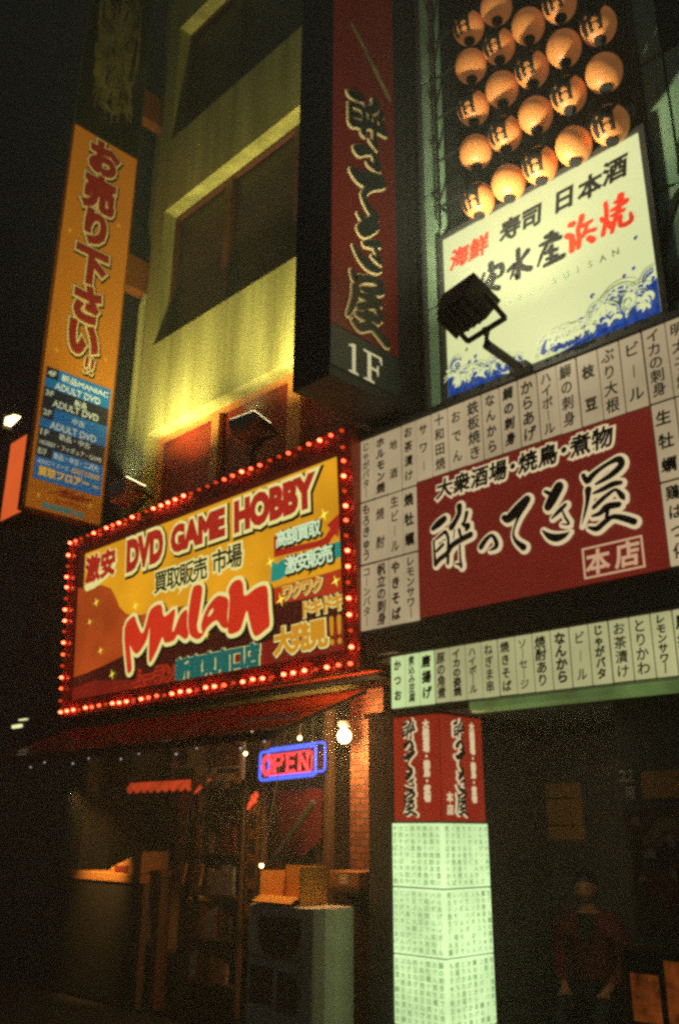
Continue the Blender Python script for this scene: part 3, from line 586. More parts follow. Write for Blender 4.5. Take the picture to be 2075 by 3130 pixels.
mb = MB(); mb.poly(PM,[(.31,1.38),(.36,1.32),(.55,1.33),(.80,1.40),(.96,1.50),(1.0,1.58),(.80,1.52),(.6,1.5)],H0+.007); mb.make('cream_splash', 'm_cream', bs)
outlined([(ch_,('激安',.34,.97,1.56,.31))], bs, [('price_word_outline','m_cream',.10),('price_word','m_darkred',.06)], 0, H0+.009, off=0)
mb = MB()
for y, z in ((3.66,.66),(2.62,.50),(1.40,.98),(4.22,1.29),(3.53,1.02),(4.33,.70),(.75,.6),(.5,.95),(1.0,.32),(.62,1.15)):
    r0 = random.uniform(.04,.07); mb.poly(PM,[(y+(r0 if k % 2 == 0 else r0*.22)*cos(k*pi/4+.3), z+(r0 if k % 2 == 0 else r0*.22)*sin(k*pi/4+.3)) for k in range(8)],H0+.026)
mb.make('sparkles', 'm_spark', bs)
# bulbs
BP = {}; k = 0
spots = [(.04+i*.1312, .012) for i in range(35)] + [(.04+i*.1312, Hm-.012) for i in range(35)] + [(.012, .14+i*.128) for i in range(14)] + [(Wm-.03, .14+i*.128) for i in range(14)]
for i, (u, v) in enumerate(spots):
    p = PM(u+random.uniform(-.008,.008),v+random.uniform(-.005,.005),0)
    lit = (i % 4 != 3) if i < 35 else ((i*7+i//5) % 5 not in (1,3) if i < 70 else (i % 3 != 1))
    lv = ('bulb_lit','bulb_lit','bulb_lit','bulb_mid')[random.randrange(4)] if lit else 'bulb_dim'
    proto = BP.get(lv)
    if proto is None:
        o = MB().lathe([(.008,.0),(.0125,.010),(.0155,.020),(.014,.030),(.009,.038),(.001,.041)],PM(0,0,.014)-PM(0,0,0)+V(bs.location),PM.n,10).make('bulb', lv, bs, smooth_=True)
        s_ = MB().lathe([(.026,0),(.026,.012),(.015,.018)],PM(0,0,0)-PM(0,0,0)+V(bs.location),PM.n,8).make('socket', 'brown_rim', o)
        BP[lv] = o
    else:
        o = proto.copy(); COL.objects.link(o); o.parent = bs; s_ = proto.children[0].copy(); COL.objects.link(s_); s_.parent = o
    o.location = p-V(bs.location)

# ================================================================ awning
aw = thing('awning', 'dark red sloping vinyl awning under the bulb-framed sign', 'awning', (-7.06,5.1,2.3))
mb = MB(); x0, x1 = -9.4, -4.80
ny = 8
for i in range(ny):
    t0, t1 = i/ny, (i+1)/ny
    def q(t): return 5.12-.92*t, 2.665-.385*t - .03*sin(pi*t)
    (ya, za), (yb, zb) = q(t0), q(t1); mb.quad((x0,yb,zb),(x1,yb,zb),(x1,ya,za),(x0,ya,za))
mb.make('canopy', 'awning_vinyl', aw, smooth_=True)
mb = MB()
for i in range(23):
    a = x0+(x1-x0)*i/23; b = x0+(x1-x0)*(i+1)/23; mb.quad((a,4.195,2.27),(b,4.195,2.27),(b,4.198,2.215),((a+b)/2,4.2,2.195),(a,4.198,2.215))
mb.make('valance', 'awning_vinyl', aw)
fm = MB()
for x in (x0+.02,-7.8,-6.3,x1-.02): fm.tube([(x,5.12,2.63),(x,4.21,2.25)],.015,6)
fm.tube([(x0,4.21,2.25),(x1,4.21,2.25)],.015,6); fm.make('frame', 'black_metal', aw)
MB().obox((-5.35,4.62,2.40),(.34,0,0),(0,.03,-.012),(0,.01,.02)).make('end_batten', 'off_white', aw)

# ================================================================ floodlights
def flood(name, label, head, aim, sx, sy, sz, col, arm, mat):
    t = thing('floodlight', label, 'lamp', head)
    h = V(head); d = (V(aim)-h).normalized(); x = d.cross(V((0,0,1))).normalized(); y = x.cross(d)
    mb = MB(); c = h
    fr = [c+x*a*sx+y*b*sy+d*sz for a, b in ((-1,-1),(1,-1),(1,1),(-1,1))]; bk = [c+x*a*sx*.86+y*b*sy*.8-d*sz for a, b in ((-1,-1),(1,-1),(1,1),(-1,1))]
    mb.hexa([bk[0],bk[1],bk[2],bk[3],fr[0],fr[1],fr[2],fr[3]]); mb.make('head', mat, t, bevel=.012)
    fn = MB()
    for i in range(5): fn.obox(c-d*(sz+.02)+x*sx*.7*(i-2)/2, x*.008, y*sy*.7, d*.03)
    fn.make('cooling_fins', mat, t)
    MB().obox(c+d*(sz+.006), x*sx*.92, y*sy*.9, d*.003).make('glass', col, t)
    br = MB()
    for s in (-1,1): br.tube([c+x*s*(sx+.02), c+x*s*(sx+.02)-y*sy*1.5-d*.02],   .020, 6)
    br.tube([c-x*(sx+.02)-y*sy*1.5-d*.02, c+x*(sx+.02)-y*sy*1.5-d*.02], .020, 6)
    br.make('bracket', 'black_metal', t)
    MB().tube([c-y*sy*1.5-d*.02]+[V(p) for p in arm], .034, 8).make('arm', 'black_metal', t)
    e = MB(); p = V(arm[-1]); e.box(p.x-.07,p.x+.07,p.y-.05,p.y+.03,p.z-.03,p.z+.03); e.make('base', 'black_metal', t)
    return t, c + d*(sz+.03)
glow = em('floodlight_glass', '#fff0b0', 6)
t1, p1 = flood('f1', 'black floodlight on an arm in front of the white seafood sign', (-3.12,4.32,4.96), (-2.95,5.2,6.6), .165, .14, .11, 'floodlight_glass', [(-3.06,4.45,4.70),(-3.12,4.95,4.735)], 'black_metal')
FLC = (1.0,.93,.62)
lamp('SPOT','lantern_light',p1,F1W,FLC,t1,(-2.78,4.65,8.4),.06,150,1.0)
lamp('POINT','spill_light',p1+V((0,-.02,.03)),F1P,FLC,t1,None,.06)
t2, p2 = flood('f2', 'grey floodlight on a strut above the bulb sign, in front of the red window', (-6.06,4.85,5.20), (-6.10,5.2,7.2), .17, .13, .06, 'floodlight_glass', [(-6.1,4.93,4.98),(-6.05,4.92,4.80)], 'off_white')
YC = (1.0,.92,.36)
lamp('SPOT','wall_light',p2,F2W,YC,t2,(-6.3,5.1,7.3),.08,104,1.0)
t3, p3 = flood('f3', 'beige floodlight beside the foot of the tall yellow sign', (-8.15,4.85,5.10), (-8.15,5.2,7.2), .17, .14, .08, 'floodlight_glass', [(-8.15,4.95,4.9),(-8.1,4.93,4.79)], 'off_white')
lamp('SPOT','wall_light',p3,F3W,YC,t3,(-7.9,5.1,7.3),.08,112,1.0)

# ================================================================ under the awning: the shop front
nn = thing('neon_sign', 'small glowing sign with red OPEN inside a blue neon border', 'neon sign', (-5.85,5.28,2.03))
P = Plane((-6.24,5.28,2.02), (1,0,.03), (0,0,1))
def rr(a0,a1,b0,b1,r,n=5):
    out = []
    for cx, cy, s in ((a1-r,b1-r,0),(a0+r,b1-r,1),(a0+r,b0+r,2),(a1-r,b0+r,3)):
        for i in range(n+1): out.append((cx+r*cos((s+i/n)*pi/2), cy+r*sin((s+i/n)*pi/2)))
    return out
mb = MB(); mb.tube([P(a,b,0) for a,b in rr(0,.70,0,.235,.03)],.012,8,True); mb.tube([P(a,b,-.05) for a,b in rr(.05,.76,.03,.262,.03)],.009,8,True); mb.make('border_tube', 'neon_blue', nn)
mb = MB(); mb.tube([P(a,b,.0) for a,b in rr(.05,.655,.035,.20,.03)],.006,6,True)
def seg(*pts): mb.tube([P(.355+(a-.355)*1.12,.117+(b-.117)*1.25,.012) for a,b in pts],.017,8)
seg(*[(.135+.05*cos(t*pi/6),.118+.055*sin(t*pi/6)) for t in range(13)])
seg((.22,.062),(.22,.172),(.29,.172),(.31,.148),(.29,.118),(.22,.112)); seg((.44,.062),(.365,.062),(.365,.172),(.44,.172)); seg((.365,.118),(.43,.118)); seg((.50,.062),(.50,.172),(.59,.062),(.59,.172))
mb.make('open_lettering', 'neon_red', nn)
MB().rect(P,.0,.76,.0,.262,-.07,.01).make('backing', 'navy_glass', nn)
mb = MB(); mb.tube([P(.15,.25,-.06),P(.15,.62,-.06)],.004,5); mb.tube([P(.6,.25,-.06),P(.6,.62,-.06)],.004,5); mb.make('hanging_chain', 'black_metal', nn)

wl = thing('wall_lamp', 'bright round lamp glowing against the brick pier', 'lamp', (-5.2,5.28,2.33))
MB().ball((-5.07,5.14,2.31),.058).make('globe', 'lamp_white', wl, smooth_=True)
MB().lathe([(.03,0),(.05,.02),(.055,.05),(.03,.06)],(-5.07,5.14,2.37),n=14).make('cap', 'black_metal', wl); MB().tube([(-5.07,5.14,2.42),(-5.05,5.2,2.46),(-5.05,5.3,2.46)],.012).make('arm', 'black_metal', wl)
lamp('POINT','lamp_light',(-5.05,5.05,2.30),LW,(1.0,.55,.2),wl,None,.06)
for (x,y,z), lab in (((-6.375,5.22,2.25),'tiny bare bulb left of the neon sign, lower of two'),((-6.29,5.22,2.42),'tiny bare bulb left of the neon sign, higher of two'),((-5.563,5.12,2.325),'tiny bare bulb above the right end of the neon sign'),((-5.85,5.0,1.345),'tiny bare bulb lower down, above the yellow box')):
    t = thing('light_bulb', lab, 'light bulb', (x,y,z)); MB().ball((x,y,z),.017,8).make('glass', 'lamp_small', t, smooth_=True); MB().lathe([(.012,0),(.012,.03)],(x,y,z+.014),n=8).make('socket', 'black_metal', t)
    if z < 2: MB().tube([(x,y,z+.04),(x-.05,y+.1,1.6),(x-.1,y+.35,2.6)],.004,5).make('cord', 'black_metal', t)
    else: MB().tube([(x,y,z+.04),(x,y+.02,2.66)],.004,5).make('cord', 'black_metal', t)
lamp('POINT','box_light',(-5.4,4.55,1.75),BXW,(1.0,.6,.18),bpy.data.objects['light_bulb.003'],None,.12)
rn = thing('neon_lamp', 'small red glowing neon shape below and left of the OPEN sign', 'neon sign', (-6.34,5.28,1.86))
P = front(5.28); MB().tube([P(-6.29,1.925),P(-6.275,1.89),P(-6.30,1.86),P(-6.35,1.83),P(-6.385,1.785)],[.012,.024,.028,.022,.012],8).make('tube', 'neon_orange', rn); MB().tube([P(-6.32,1.90),P(-6.34,1.88)],.012,8).make('tail', 'neon_orange', rn); MB().tube([(-6.3,5.3,1.92),(-6.3,5.45,1.95)],.006).make('bracket', 'black_metal', rn)

hb = thing('hanging_board', 'dim printed board hanging under the awning left of the neon sign', 'sign', (-7.05,5.3,2.2))
P = front(5.3); MB().rect(P,-7.60,-6.495,2.04,2.385,0,.02).make('panel', 'off_white', hb)
mb = MB(); mb.poly(P,[(-7.52,2.24),(-7.30,2.24),(-7.41,2.37)],.004); mb.rect(P,-7.48,-7.34,2.20,2.26,.003); fit(mb,P,'営業中',-7.52,-7.2,2.08,2.17,.004,.05); mb.rect(P,-6.85,-6.55,2.10,2.14,.004); mb.make('printed_marks', 'ink', hb)
MB().rect(P,-7.05,-6.54,2.16,2.36,.004).make('picture', 'red_cloth', hb)
mb = MB(); [mb.tube([(x,5.31,2.385),(x,5.33,2.68)],.005,5) for x in (-7.5,-6.6)]; mb.make('hanging_cord', 'black_metal', hb)

vc = thing('valance', 'glowing orange-red scalloped fringe over the display table', 'awning', (-7.6,5.25,2.0))
mb = MB(); n = 9; xa, xb = -8.24, -7.12
for i in range(n):
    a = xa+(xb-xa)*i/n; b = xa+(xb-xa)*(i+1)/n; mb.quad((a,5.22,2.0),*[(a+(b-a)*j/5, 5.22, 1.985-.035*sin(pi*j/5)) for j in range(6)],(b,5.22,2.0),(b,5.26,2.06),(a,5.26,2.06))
mb.make('fringe', 'valance_glow', vc); MB().quad((-7.12,5.22,1.93),(-7.06,5.22,1.93),(-6.88,5.26,2.06),(-7.0,5.26,2.06)).make('end_flap', 'valance_glow', vc)  # cloth fringe, no lamp; its lit look is put into the emission
MB().tube([(xa,5.27,2.06),(-6.88,5.27,2.06)],.012,6).make('rail', 'black_metal', vc)
mb = MB(); mb.tube([(-8.2,5.27,2.06),(-8.2,5.45,2.66)],.008,5); mb.tube([(-6.95,5.27,2.06),(-6.95,5.45,2.66)],.008,5); mb.make('hanger', 'black_metal', vc)
lamp('SPOT','table_fill',(-8.0,4.45,1.98),TBW,(1.0,.5,.13),vc,(-8.15,5.05,1.2),.05,58,.9)  # added spot without a fixture, brightens the table front

tb = thing('display_table', 'wooden display table catching warm light under the orange fringe', 'table', (-8.2,5.3,0))
MB().box(-8.95,-7.52,4.98,5.34,1.145,1.225).make('table_top', 'cardboard', tb, bevel=.01)
for x in (-8.88,-7.6):
    for y in (5.03,5.27): MB().box(x,x+.07,y,y+.07,.12,1.145).make('leg', 'dark_wood', tb)
MB().box(-8.93,-7.55,5.0,5.02,.14,1.14).make('shade_sheet', 'deep_black', tb)  # added dark sheet standing for the shade under the table
bx = thing('display_box', 'slant-sided wooden box standing on the right end of the display table', 'box', (-7.8,5.15,1.225))
MB().hexa([(-8.1,5.0,1.227),(-7.55,5.0,1.227),(-7.55,5.3,1.227),(-8.1,5.3,1.227),(-8.05,5.0,1.27),(-7.55,5.0,1.42),(-7.55,5.3,1.42),(-8.05,5.3,1.27)]).make('body', 'cardboard', bx, bevel=.006)
MB().box(-7.98,-7.75,4.992,4.999,1.235,1.29).make('label_card', 'red_cloth', bx)
po = thing('post', 'brown wooden post standing at the right of the display table', 'post', (-7.44,5.2,.12)); MB().box(-7.50,-7.38,5.12,5.24,.12,1.2).make('shaft', 'wood', po, bevel=.01); MB().box(-7.53,-7.35,5.09,5.27,1.2,1.26).make('cap', 'wood', po, bevel=.01)
for x, lab in ((-7.2,'orange packet hanging beside the post, left of the pair'),(-6.95,'orange packet hanging beside the post, right of the pair')):
    t = thing('hanging_packet', lab, 'packet', (x,5.2,1.24), 'packets hanging beside the post')
    MB().hexa([(x-.07,5.19,1.12),(x+.04,5.19,1.14),(x+.04,5.22,1.14),(x-.07,5.22,1.12),(x-.05,5.195,1.31),(x+.08,5.195,1.33),(x+.08,5.215,1.33),(x-.05,5.215,1.31)]).make('bag', 'cardboard', t, bevel=.008)
    MB().box(x-.04,x+.05,5.185,5.189,1.19,1.26).make('label_card', 'red_cloth', t); MB().tube([(x+.01,5.205,1.32),(x+.01,5.25,2.05)],.004,5).make('cord', 'black_metal', t)
bn = tag(MB().add([(-6.15,5.4,1.94),(-5.58,5.4,1.94),(-5.6,5.42,1.55),(-5.82,5.41,1.40),(-6.1,5.42,1.5),(-5.86,5.385,1.8)],[[0,5,4],[0,1,5],[1,2,5],[2,3,5],[3,4,5]]).make('banner', 'red_cloth', root=(-5.86,5.4,1.4)), 'dull red cloth banner hanging under the neon sign', 'banner')
hr = thing('handrail', 'dark slanting handrail below the neon sign', 'railing', (-5.8,5.2,.1)); MB().tube([(-5.52,5.25,1.83),(-6.1,5.2,1.24)],.028,8).make('rail', 'black_metal', hr); MB().tube([(-6.1,5.2,1.24),(-6.1,5.2,.12)],.028,8).make('post', 'black_metal', hr)
cb = thing('cabinet', 'dim off-white cabinet with a dark rounded window beside the menu pillar', 'cabinet', (-5.4,5.1,.12))
mb = MB(); pr = [(-5.46,4.56),(-4.90,4.56),(-4.82,4.59),(-4.77,4.66),(-4.75,4.74),(-4.75,4.92),(-5.46,4.92)]; n = len(pr)
mb.add([(x,y,.14) for x,y in pr]+[(x,y,1.11) for x,y in pr],[list(range(n))[::-1],[n+i for i in range(n)]]+[[i,(i+1)%n,(i+1)%n+n,i+n] for i in range(n)]); mb.make('body', 'cabinet_white', cb, bevel=.012)
P = front(4.56); MB().poly(P,[(-5.34,1.04),(-4.91,1.04)]+[(-5.125+.215*cos(t*pi/10),.91-.14*sin(t*pi/10)) for t in range(11)],.006,.006).make('window', 'navy_glass', cb)
mb = MB(); mb.rect(P,-5.42,-5.18,.48,.72,.005,.005); mb.rect(P,-5.13,-4.93,.45,.70,.005,.005); mb.make('posters', 'dim_print', cb); MB().box(-5.44,-4.77,4.59,4.90,.12,.14).make('base', 'black_metal', cb)
mb = MB(); mb.box(-4.90,-4.895,4.54,4.56,.5,.9); mb.tube([(-5.44,4.552,.78),(-4.92,4.552,.78)],.006,6); mb.make('door_trim', 'black_metal', cb)
yb = thing('cardboard_box', 'open yellow-brown carton standing on the cabinet', 'box', (-5.2,4.75,1.12))
mb = MB(); mb.box(-5.42,-5.41,4.62,4.88,1.112,1.33); mb.box(-4.99,-4.98,4.62,4.88,1.112,1.365); mb.box(-5.41,-4.99,4.87,4.88,1.112,1.365); mb.box(-5.41,-4.99,4.62,4.63,1.112,1.17); mb.box(-5.41,-4.99,4.63,4.87,1.112,1.12); mb.make('body', 'carton', yb)
MB().hexa([(-5.41,4.62,1.17),(-4.99,4.62,1.17),(-4.99,4.625,1.17),(-5.41,4.625,1.17),(-5.41,4.54,1.13),(-4.99,4.54,1.13),(-4.99,4.545,1.13),(-5.41,4.545,1.13)]).make('flap', 'carton', yb)
sb = thing('shelf_box', 'dim brown box on a small shelf against the brick pier', 'box', (-5.0,5.2,1.2)); MB().box(-5.13,-4.82,5.05,5.28,1.22,1.33).make('body', 'cardboard', sb, bevel=.008); MB().box(-5.02,-4.93,5.045,5.049,1.24,1.30).make('label_card', 'off_white', sb)
sf = thing('wall_shelf', 'narrow dark shelf fixed to the brick pier', 'shelf', (-4.98,5.2,1.2)); MB().box(-5.16,-4.80,5.02,5.296,1.19,1.218).make('board', 'dark_wood', sf); MB().hexa([(-5.0,5.2,1.05),(-4.97,5.2,1.05),(-4.97,5.296,1.0),(-5.0,5.296,1.0),(-5.0,5.06,1.185),(-4.97,5.06,1.185),(-4.97,5.296,1.185),(-5.0,5.296,1.185)]).make('bracket', 'black_metal', sf)
fl_ = thing('string_lights', 'string of faint tiny lights along the awning edge', 'string lights', (-7,4.3,2.2)); pts = [(-9.2+.28*i, 4.5, 2.235-.02*sin(i*2.1)) for i in range(16)]
MB().tube(pts,.004,5).make('cable', 'black_metal', fl_)
for i, p in enumerate(pts): MB().ball((p[0],p[1],p[2]-.015),.009,5).make('bulb', 'fairy' if i % 3 else 'black_metal', fl_)
for x0, x1, z0, z1, lab in ((-9.1,-8.62,1.62,2.15,'faded poster on the back wall, high at the left of the shop'),(-8.45,-8.1,1.7,2.2,'dark red poster on the back wall left of the orange fringe'),(-6.9,-6.55,.5,1.1,'dim poster on the shop wall low down right of the wooden post')):
    t = thing('poster', lab, 'poster', (x0,6.25,z0)); MB().rect(front(6.27),x0*1.18,x1*1.18,1.6+(z0-1.6)*1.2,1.6+(z1-1.6)*1.2,0,.006).make('sheet', 'red_cloth' if 'red' in lab else 'dim_print', t)
# racks of printed packages at the front of the shop
rk = thing('package_rack', 'tall narrow rack of small printed packages beside the wooden post', 'rack', (-6.95,5.45,.12))
for x in (-7.28,-6.62): MB().box(x,x+.025,5.40,5.45,.12,1.95).make('upright', 'dark_wood', rk)
for z in (.35,.7,1.05,1.4,1.75): MB().box(-7.255,-6.62,5.36,5.45,z,z+.018).make('rack_shelf', 'dark_wood', rk)
for z in (.37,.72,1.07,1.42):
    x = -7.245
    while x < -6.74:
        wv = random.uniform(.06,.11)
        o = MB().box(x,x+wv,5.385,5.415,z,z+random.uniform(.15,.27)).make('package', random.choice(['pack_a','pack_b','pack_c','dim_print','red_cloth']), root=(x+wv/2,5.4,z), bevel=.003)
        tag(o, 'small printed package on the tall narrow rack beside the wooden post', 'package', 'packages on the narrow rack'); x += wv+.008
for n_, (x0,x1,z0,z1,mt) in enumerate(((-6.36,-6.12,.95,1.35,'pack_a'),(-6.34,-6.08,.45,.88,'pack_b'))):
    t = thing('poster', ('bright printed poster on the shop door, upper','bluish printed poster on the shop door, lower','printed poster on the front of the display table')[n_], 'poster', (x0,5.5,z0)); y_ = 5.553 if n_ < 2 else 4.985
    MB().rect(front(y_),x0,x1,z0,z1,0,.004).make('sheet', mt, t); mb = MB(); [mb.rect(front(y_),x0+.02,x0+.02+random.uniform(.4,.9)*(x1-x0-.04),z0+(z1-z0)*q,z0+(z1-z0)*(q+.06),.003) for q in (.08,.2,.8)]; mb.make('print', 'ink', t)
for x0, x1, z0, z1, y_, mt, lab in ((-6.55,-6.40,.9,1.9,5.42,'pack_a','narrow printed banner hanging on the door post right of the package rack'),(-5.72,-5.60,.9,1.35,5.42,'pack_b','narrow pale banner hanging on the door post behind the carton'),(-7.62,-7.46,1.35,1.95,5.42,'red_cloth','narrow dark red banner hanging on the door post above the wooden post')):
    t = thing('narrow_banner', lab, 'banner', ((x0+x1)/2,y_,z0)); MB().rect(front(y_),x0,x1,z0,z1,0,.003).make('sheet', mt, t); mb = MB()
    for k in range(4): mb.rect(front(y_),x0+.03,x1-.03,z0+(z1-z0)*(.12+.2*k),z0+(z1-z0)*(.24+.2*k),.003)
    mb.make('print', 'dim_print', t); MB().tube([(x0-.01,y_,z1),(x1+.01,y_,z1)],.008,6).make('rod', 'black_metal', t)
for k in range(9):
    x = -6.95+.155*k; z = 2.02+random.uniform(-.03,.03)
    if -6.3 < x < -5.4: continue
    t = thing('price_card', 'small pale price card hanging in the row under the awning', 'card', (x,5.1,z), 'price cards under the awning'); MB().box(x-.045,x+.045,5.1,5.103,z-.06,z+.05).make('card', random.choice(['pack_c','off_white','pack_a']), t); MB().tube([(x,5.102,z+.05),(x,5.15,2.66)],.003,4).make('thread', 'black_metal', t)
# goods on shelves deep in the shop
gs = thing('goods_shelf', 'dark shelf unit full of goods at the back of the shop', 'shelf', (-7.0,6.1,.0))
for z in (.5,.95,1.4,1.85): MB().box(-8.0,-6.3,5.9,6.25,z,z+.025).make('shelf_board', 'dark_wood', gs)
for x in (-8.03,-6.3): MB().box(x,x+.03,5.9,6.25,0,2.2).make('upright', 'dark_wood', gs)
for z in (.525,.975,1.425):
    x = -7.95
    while x < -6.4:
        wv = random.uniform(.05,.15); hv = random.uniform(.2,.4); d = random.uniform(.12,.28)
        if x+wv < -6.33:
            o = MB().box(x,x+wv,6.22-d,6.22,z+.001,z+hv).make('goods_box', random.choice(['pack_a','pack_b','pack_c','dim_print','red_cloth']), root=(x+wv/2,6.1,z), bevel=.004)
            tag(o, 'dim packaged goods box standing on the dark shelf at the back of the shop', 'box', 'boxes on the back shelf')
        x += wv+random.uniform(.004,.02)

# ================================================================ restaurant entrance
t = thing('notice', 'square brown paper notice on the dark wall inside the entrance', 'notice', (-4.39,6.99,1.55)); MB().rect(front(6.99),-4.68,-4.115,1.55,2.005,0,.006).make('sheet', 'notice', t)
mb = MB(); [mb.rect(front(6.984),-4.62,-4.18,z,z+.012,.001) for z in (1.66,1.88)]; mb.make('print', 'dim_print', t)
t = thing('poster', 'crowded grey poster of food and drink on the wall at far right', 'poster', (-2.5,5.21,1.4)); P = front(5.212)
MB().rect(P,-2.79,-2.1,1.06,1.74,0,.006).make('sheet', 'dim_print', t)
mb = MB()
for k in range(26):
    x, z, w_, h_ = random.uniform(-2.76,-2.2), random.uniform(1.09,1.68), random.uniform(.03,.12), random.uniform(.02,.09)
    mb.poly(P,[(x,z),(x+w_,z+random.uniform(-.02,.02)),(x+w_*.9,z+h_),(x+w_*.4,z+h_*1.2),(x-.01,z+h_*.8)],.001+k*.0003)
mb.make('print', 'pack_c', t); MB().poly(P,[(-2.72,1.30),(-2.6,1.40),(-2.46,1.34),(-2.42,1.25),(-2.56,1.20)],.012).make('red_print', 'red_cloth', t)
mb = MB(); mb.stroke(P,[(-2.66,1.56,.05),(-2.52,1.66,.08),(-2.38,1.60,.09),(-2.33,1.46,.07)],.010); mb.stroke(P,[(-2.77,1.66,.012),(-2.775,1.4,.016),(-2.76,1.1,.012)],.010); mb.make('pale_print', 'dim_gold', t)
t = thing('wall_lettering', 'faint pale characters on the dark wall above the crowded poster', 'lettering', (-2.7,5.21,1.9)); mb = MB(); fit(mb,P,'22',-2.79,-2.70,1.90,1.96,.002,.03); fit(mb,P,'時',-2.76,-2.70,1.80,1.87,.002,.03); mb.make('characters', 'off_white', t)
t = thing('banner', 'dim brown paper banner above the crowded poster at far right', 'banner', (-2.45,5.21,1.8)); MB().rect(P,-2.66,-2.1,1.80,1.95,0,.004).make('sheet', 'notice', t)
t = thing('framed_menu', 'framed menu board with orange food pictures at bottom right', 'menu board', (-2.5,5.18,.2)); P = front(5.17)
MB().frame(P,-2.88,-2.1,.2,1.01,.03,.0,.03).make('frame', 'wood', t); MB().rect(P,-2.85,-2.13,.23,.98,-.012,.01).make('sheet', 'ink', t)
mb = MB(); mb.rect(P,-2.83,-2.66,.62,.86,-.008); mb.rect(P,-2.62,-2.15,.25,.94,-.008); mb.rect(P,-2.83,-2.66,.27,.56,-.008); mb.make('food_pictures', 'menu_glow', t)
mb = MB(); mb.ball((-2.40,5.165,.72),(.13,.012,.11),8); mb.ball((-2.40,5.165,.42),(.13,.012,.1),8); mb.make('dishes', 'ink', t)
for x in (-2.86,-2.14): MB().box(x,x+.03,5.17,5.2,.0,.2).make('leg', 'wood', t)

# ---- person seated inside
def skin_mesh(name, verts, edges, radii, mat, par, root, sub=2, flat=1.0):
    me = bpy.data.meshes.new(name); me.from_pydata([tuple(V(v)) for v in verts], edges, []); o = bpy.data.objects.new(name, me); COL.objects.link(o)
    sk = o.modifiers.new('s', 'SKIN'); sk.use_smooth_shade = True
    for i, r in enumerate(radii): me.skin_vertices[0].data[i].radius = (r, r) if not isinstance(r, tuple) else r
    me.skin_vertices[0].data[0].use_root = True
    ss = o.modifiers.new('d', 'SUBSURF'); ss.levels = sub; ss.render_levels = sub
    dg = bpy.context.evaluated_depsgraph_get(); m2 = bpy.data.meshes.new_from_object(o.evaluated_get(dg)); bpy.data.objects.remove(o)
    m2.name = name; m2.materials.clear(); m2.materials.append(MATS[mat]); m2.polygons.foreach_set('use_smooth', [True]*len(m2.polygons))
    o2 = bpy.data.objects.new(name, m2); COL.objects.link(o2); o2.parent = par; return o2
pe = thing('person', 'person in a dark red jacket over a black shirt seated inside the entrance', 'person', (-3.84,6.5,-.03)); pe.rotation_euler = (0,0,R(18))
# local: faces -Y
vv = [(0,.02,.50),(0,.03,.64),(0,.02,.80),(0,0,.93),(0,-.01,1.03),(0,-.03,1.10),(0,-.045,1.20)]; ee = [(i,i+1) for i in range(6)]; rr_ = [(.15,.12),(.135,.11),(.14,.11),(.155,.11),(.10,.08),(.052,.052),(.06,.06)]
def chain(start, pts, rads):
    p = start
    for q, r in zip(pts, rads): vv.append(q); rr_.append(r); ee.append((p, len(vv)-1)); p = len(vv)-1
    return p
for s in (-1,1):
    h = chain(4, [(s*.17,0,1.0),(s*.215,.0,.86),(s*.23,-.02,.74),(s*.20,-.14,.66),(s*.15,-.27,.60),(s*.14,-.31,.585)], [.065,.05,.043,.038,.027,(.036,.02)])
    for k, (dx, L) in enumerate(((-.03,.062),(-.01,.07),(.01,.066),(.028,.052))): chain(h, [(s*.14+dx,-.345,.578),(s*.14+dx*1.1,-.345-L*.5,.568),(s*.14+dx*1.15,-.345-L*.85,.55)], [.010,.009,.0075])
    chain(h, [(s*.14-s*.035,-.315,.575),(s*.14-s*.055,-.345,.565)], [.011,.009])
    k = chain(0, [(s*.10,-.02,.50),(s*.13,-.22,.51),(s*.14,-.44,.50),(s*.14,-.45,.28),(s*.14,-.44,.09),(s*.14,-.52,.04),(s*.14,-.60,.03)], [.09,.085,.06,.055,.038,.035,.028])
body = skin_mesh('body', vv, ee, rr_, 'skin', pe, pe, 2)
hd = MB()
vs0 = MB().ball((0,0,0),(1,1,1),20)
hv = []
for p in vs0.v:
    x, y, z = p; q = V((x*.075, y*.095, z*.115))
    if z < 0: q.x *= 1-.32*z*z; q.y *= 1-.1*z*z
    if y < -.6: q.y += .006*(1-abs(z))
    n_ = math.exp(-((x/.16)**2+((z+.12)/.2)**2)) if y < 0 else 0; q.y -= .022*n_
    for sx in (-1,1):
        e_ = math.exp(-(((x-sx*.4)/.18)**2+((z-.05)/.12)**2)) if y < 0 else 0; q.y += .008*e_
    m_ = math.exp(-((x/.32)**2+((z+.48)/.06)**2)) if y < 0 else 0; q.y -= .004*m_
    hv.append(q+V((0,-.06,1.245)))
hd.add([tuple(p) for p in hv], vs0.f)
for s in (-1,1): hd.ball((s*.075,-.045,1.24),(.012,.022,.034),8)
def lm(mb, name, mat, par=pe, sm=True):
    me = bpy.data.meshes.new(name); me.from_pydata([tuple(p) for p in mb.v], [], mb.f); me.materials.append(MATS[mat]); o = bpy.data.objects.new(name, me); COL.objects.link(o); o.parent = par
    if sm: me.polygons.foreach_set('use_smooth', [True]*len(me.polygons))
    return o
lm(hd, 'head', 'skin', body)
mb = MB(); [mb.ball((s*.03,-.142,1.252),(.011,.006,.006),6) for s in (-1,1)]; lm(mb, 'eyes', 'ink', body)
mb = MB(); mb.ball((0,-.146,1.192),(.022,.004,.004),6); lm(mb, 'mouth', 'red_cloth', body)
hr_ = MB(); b0 = MB().ball((0,0,0),(1,1,1),18); keep = [p for p in b0.v]
idx = [i for i, p in enumerate(keep) if p.z > .30 or p.y > -.05 or (p.z > -.35 and p.y > -.25 and abs(p.x) > .8)]; mp_ = {i:k for k, i in enumerate(idx)}
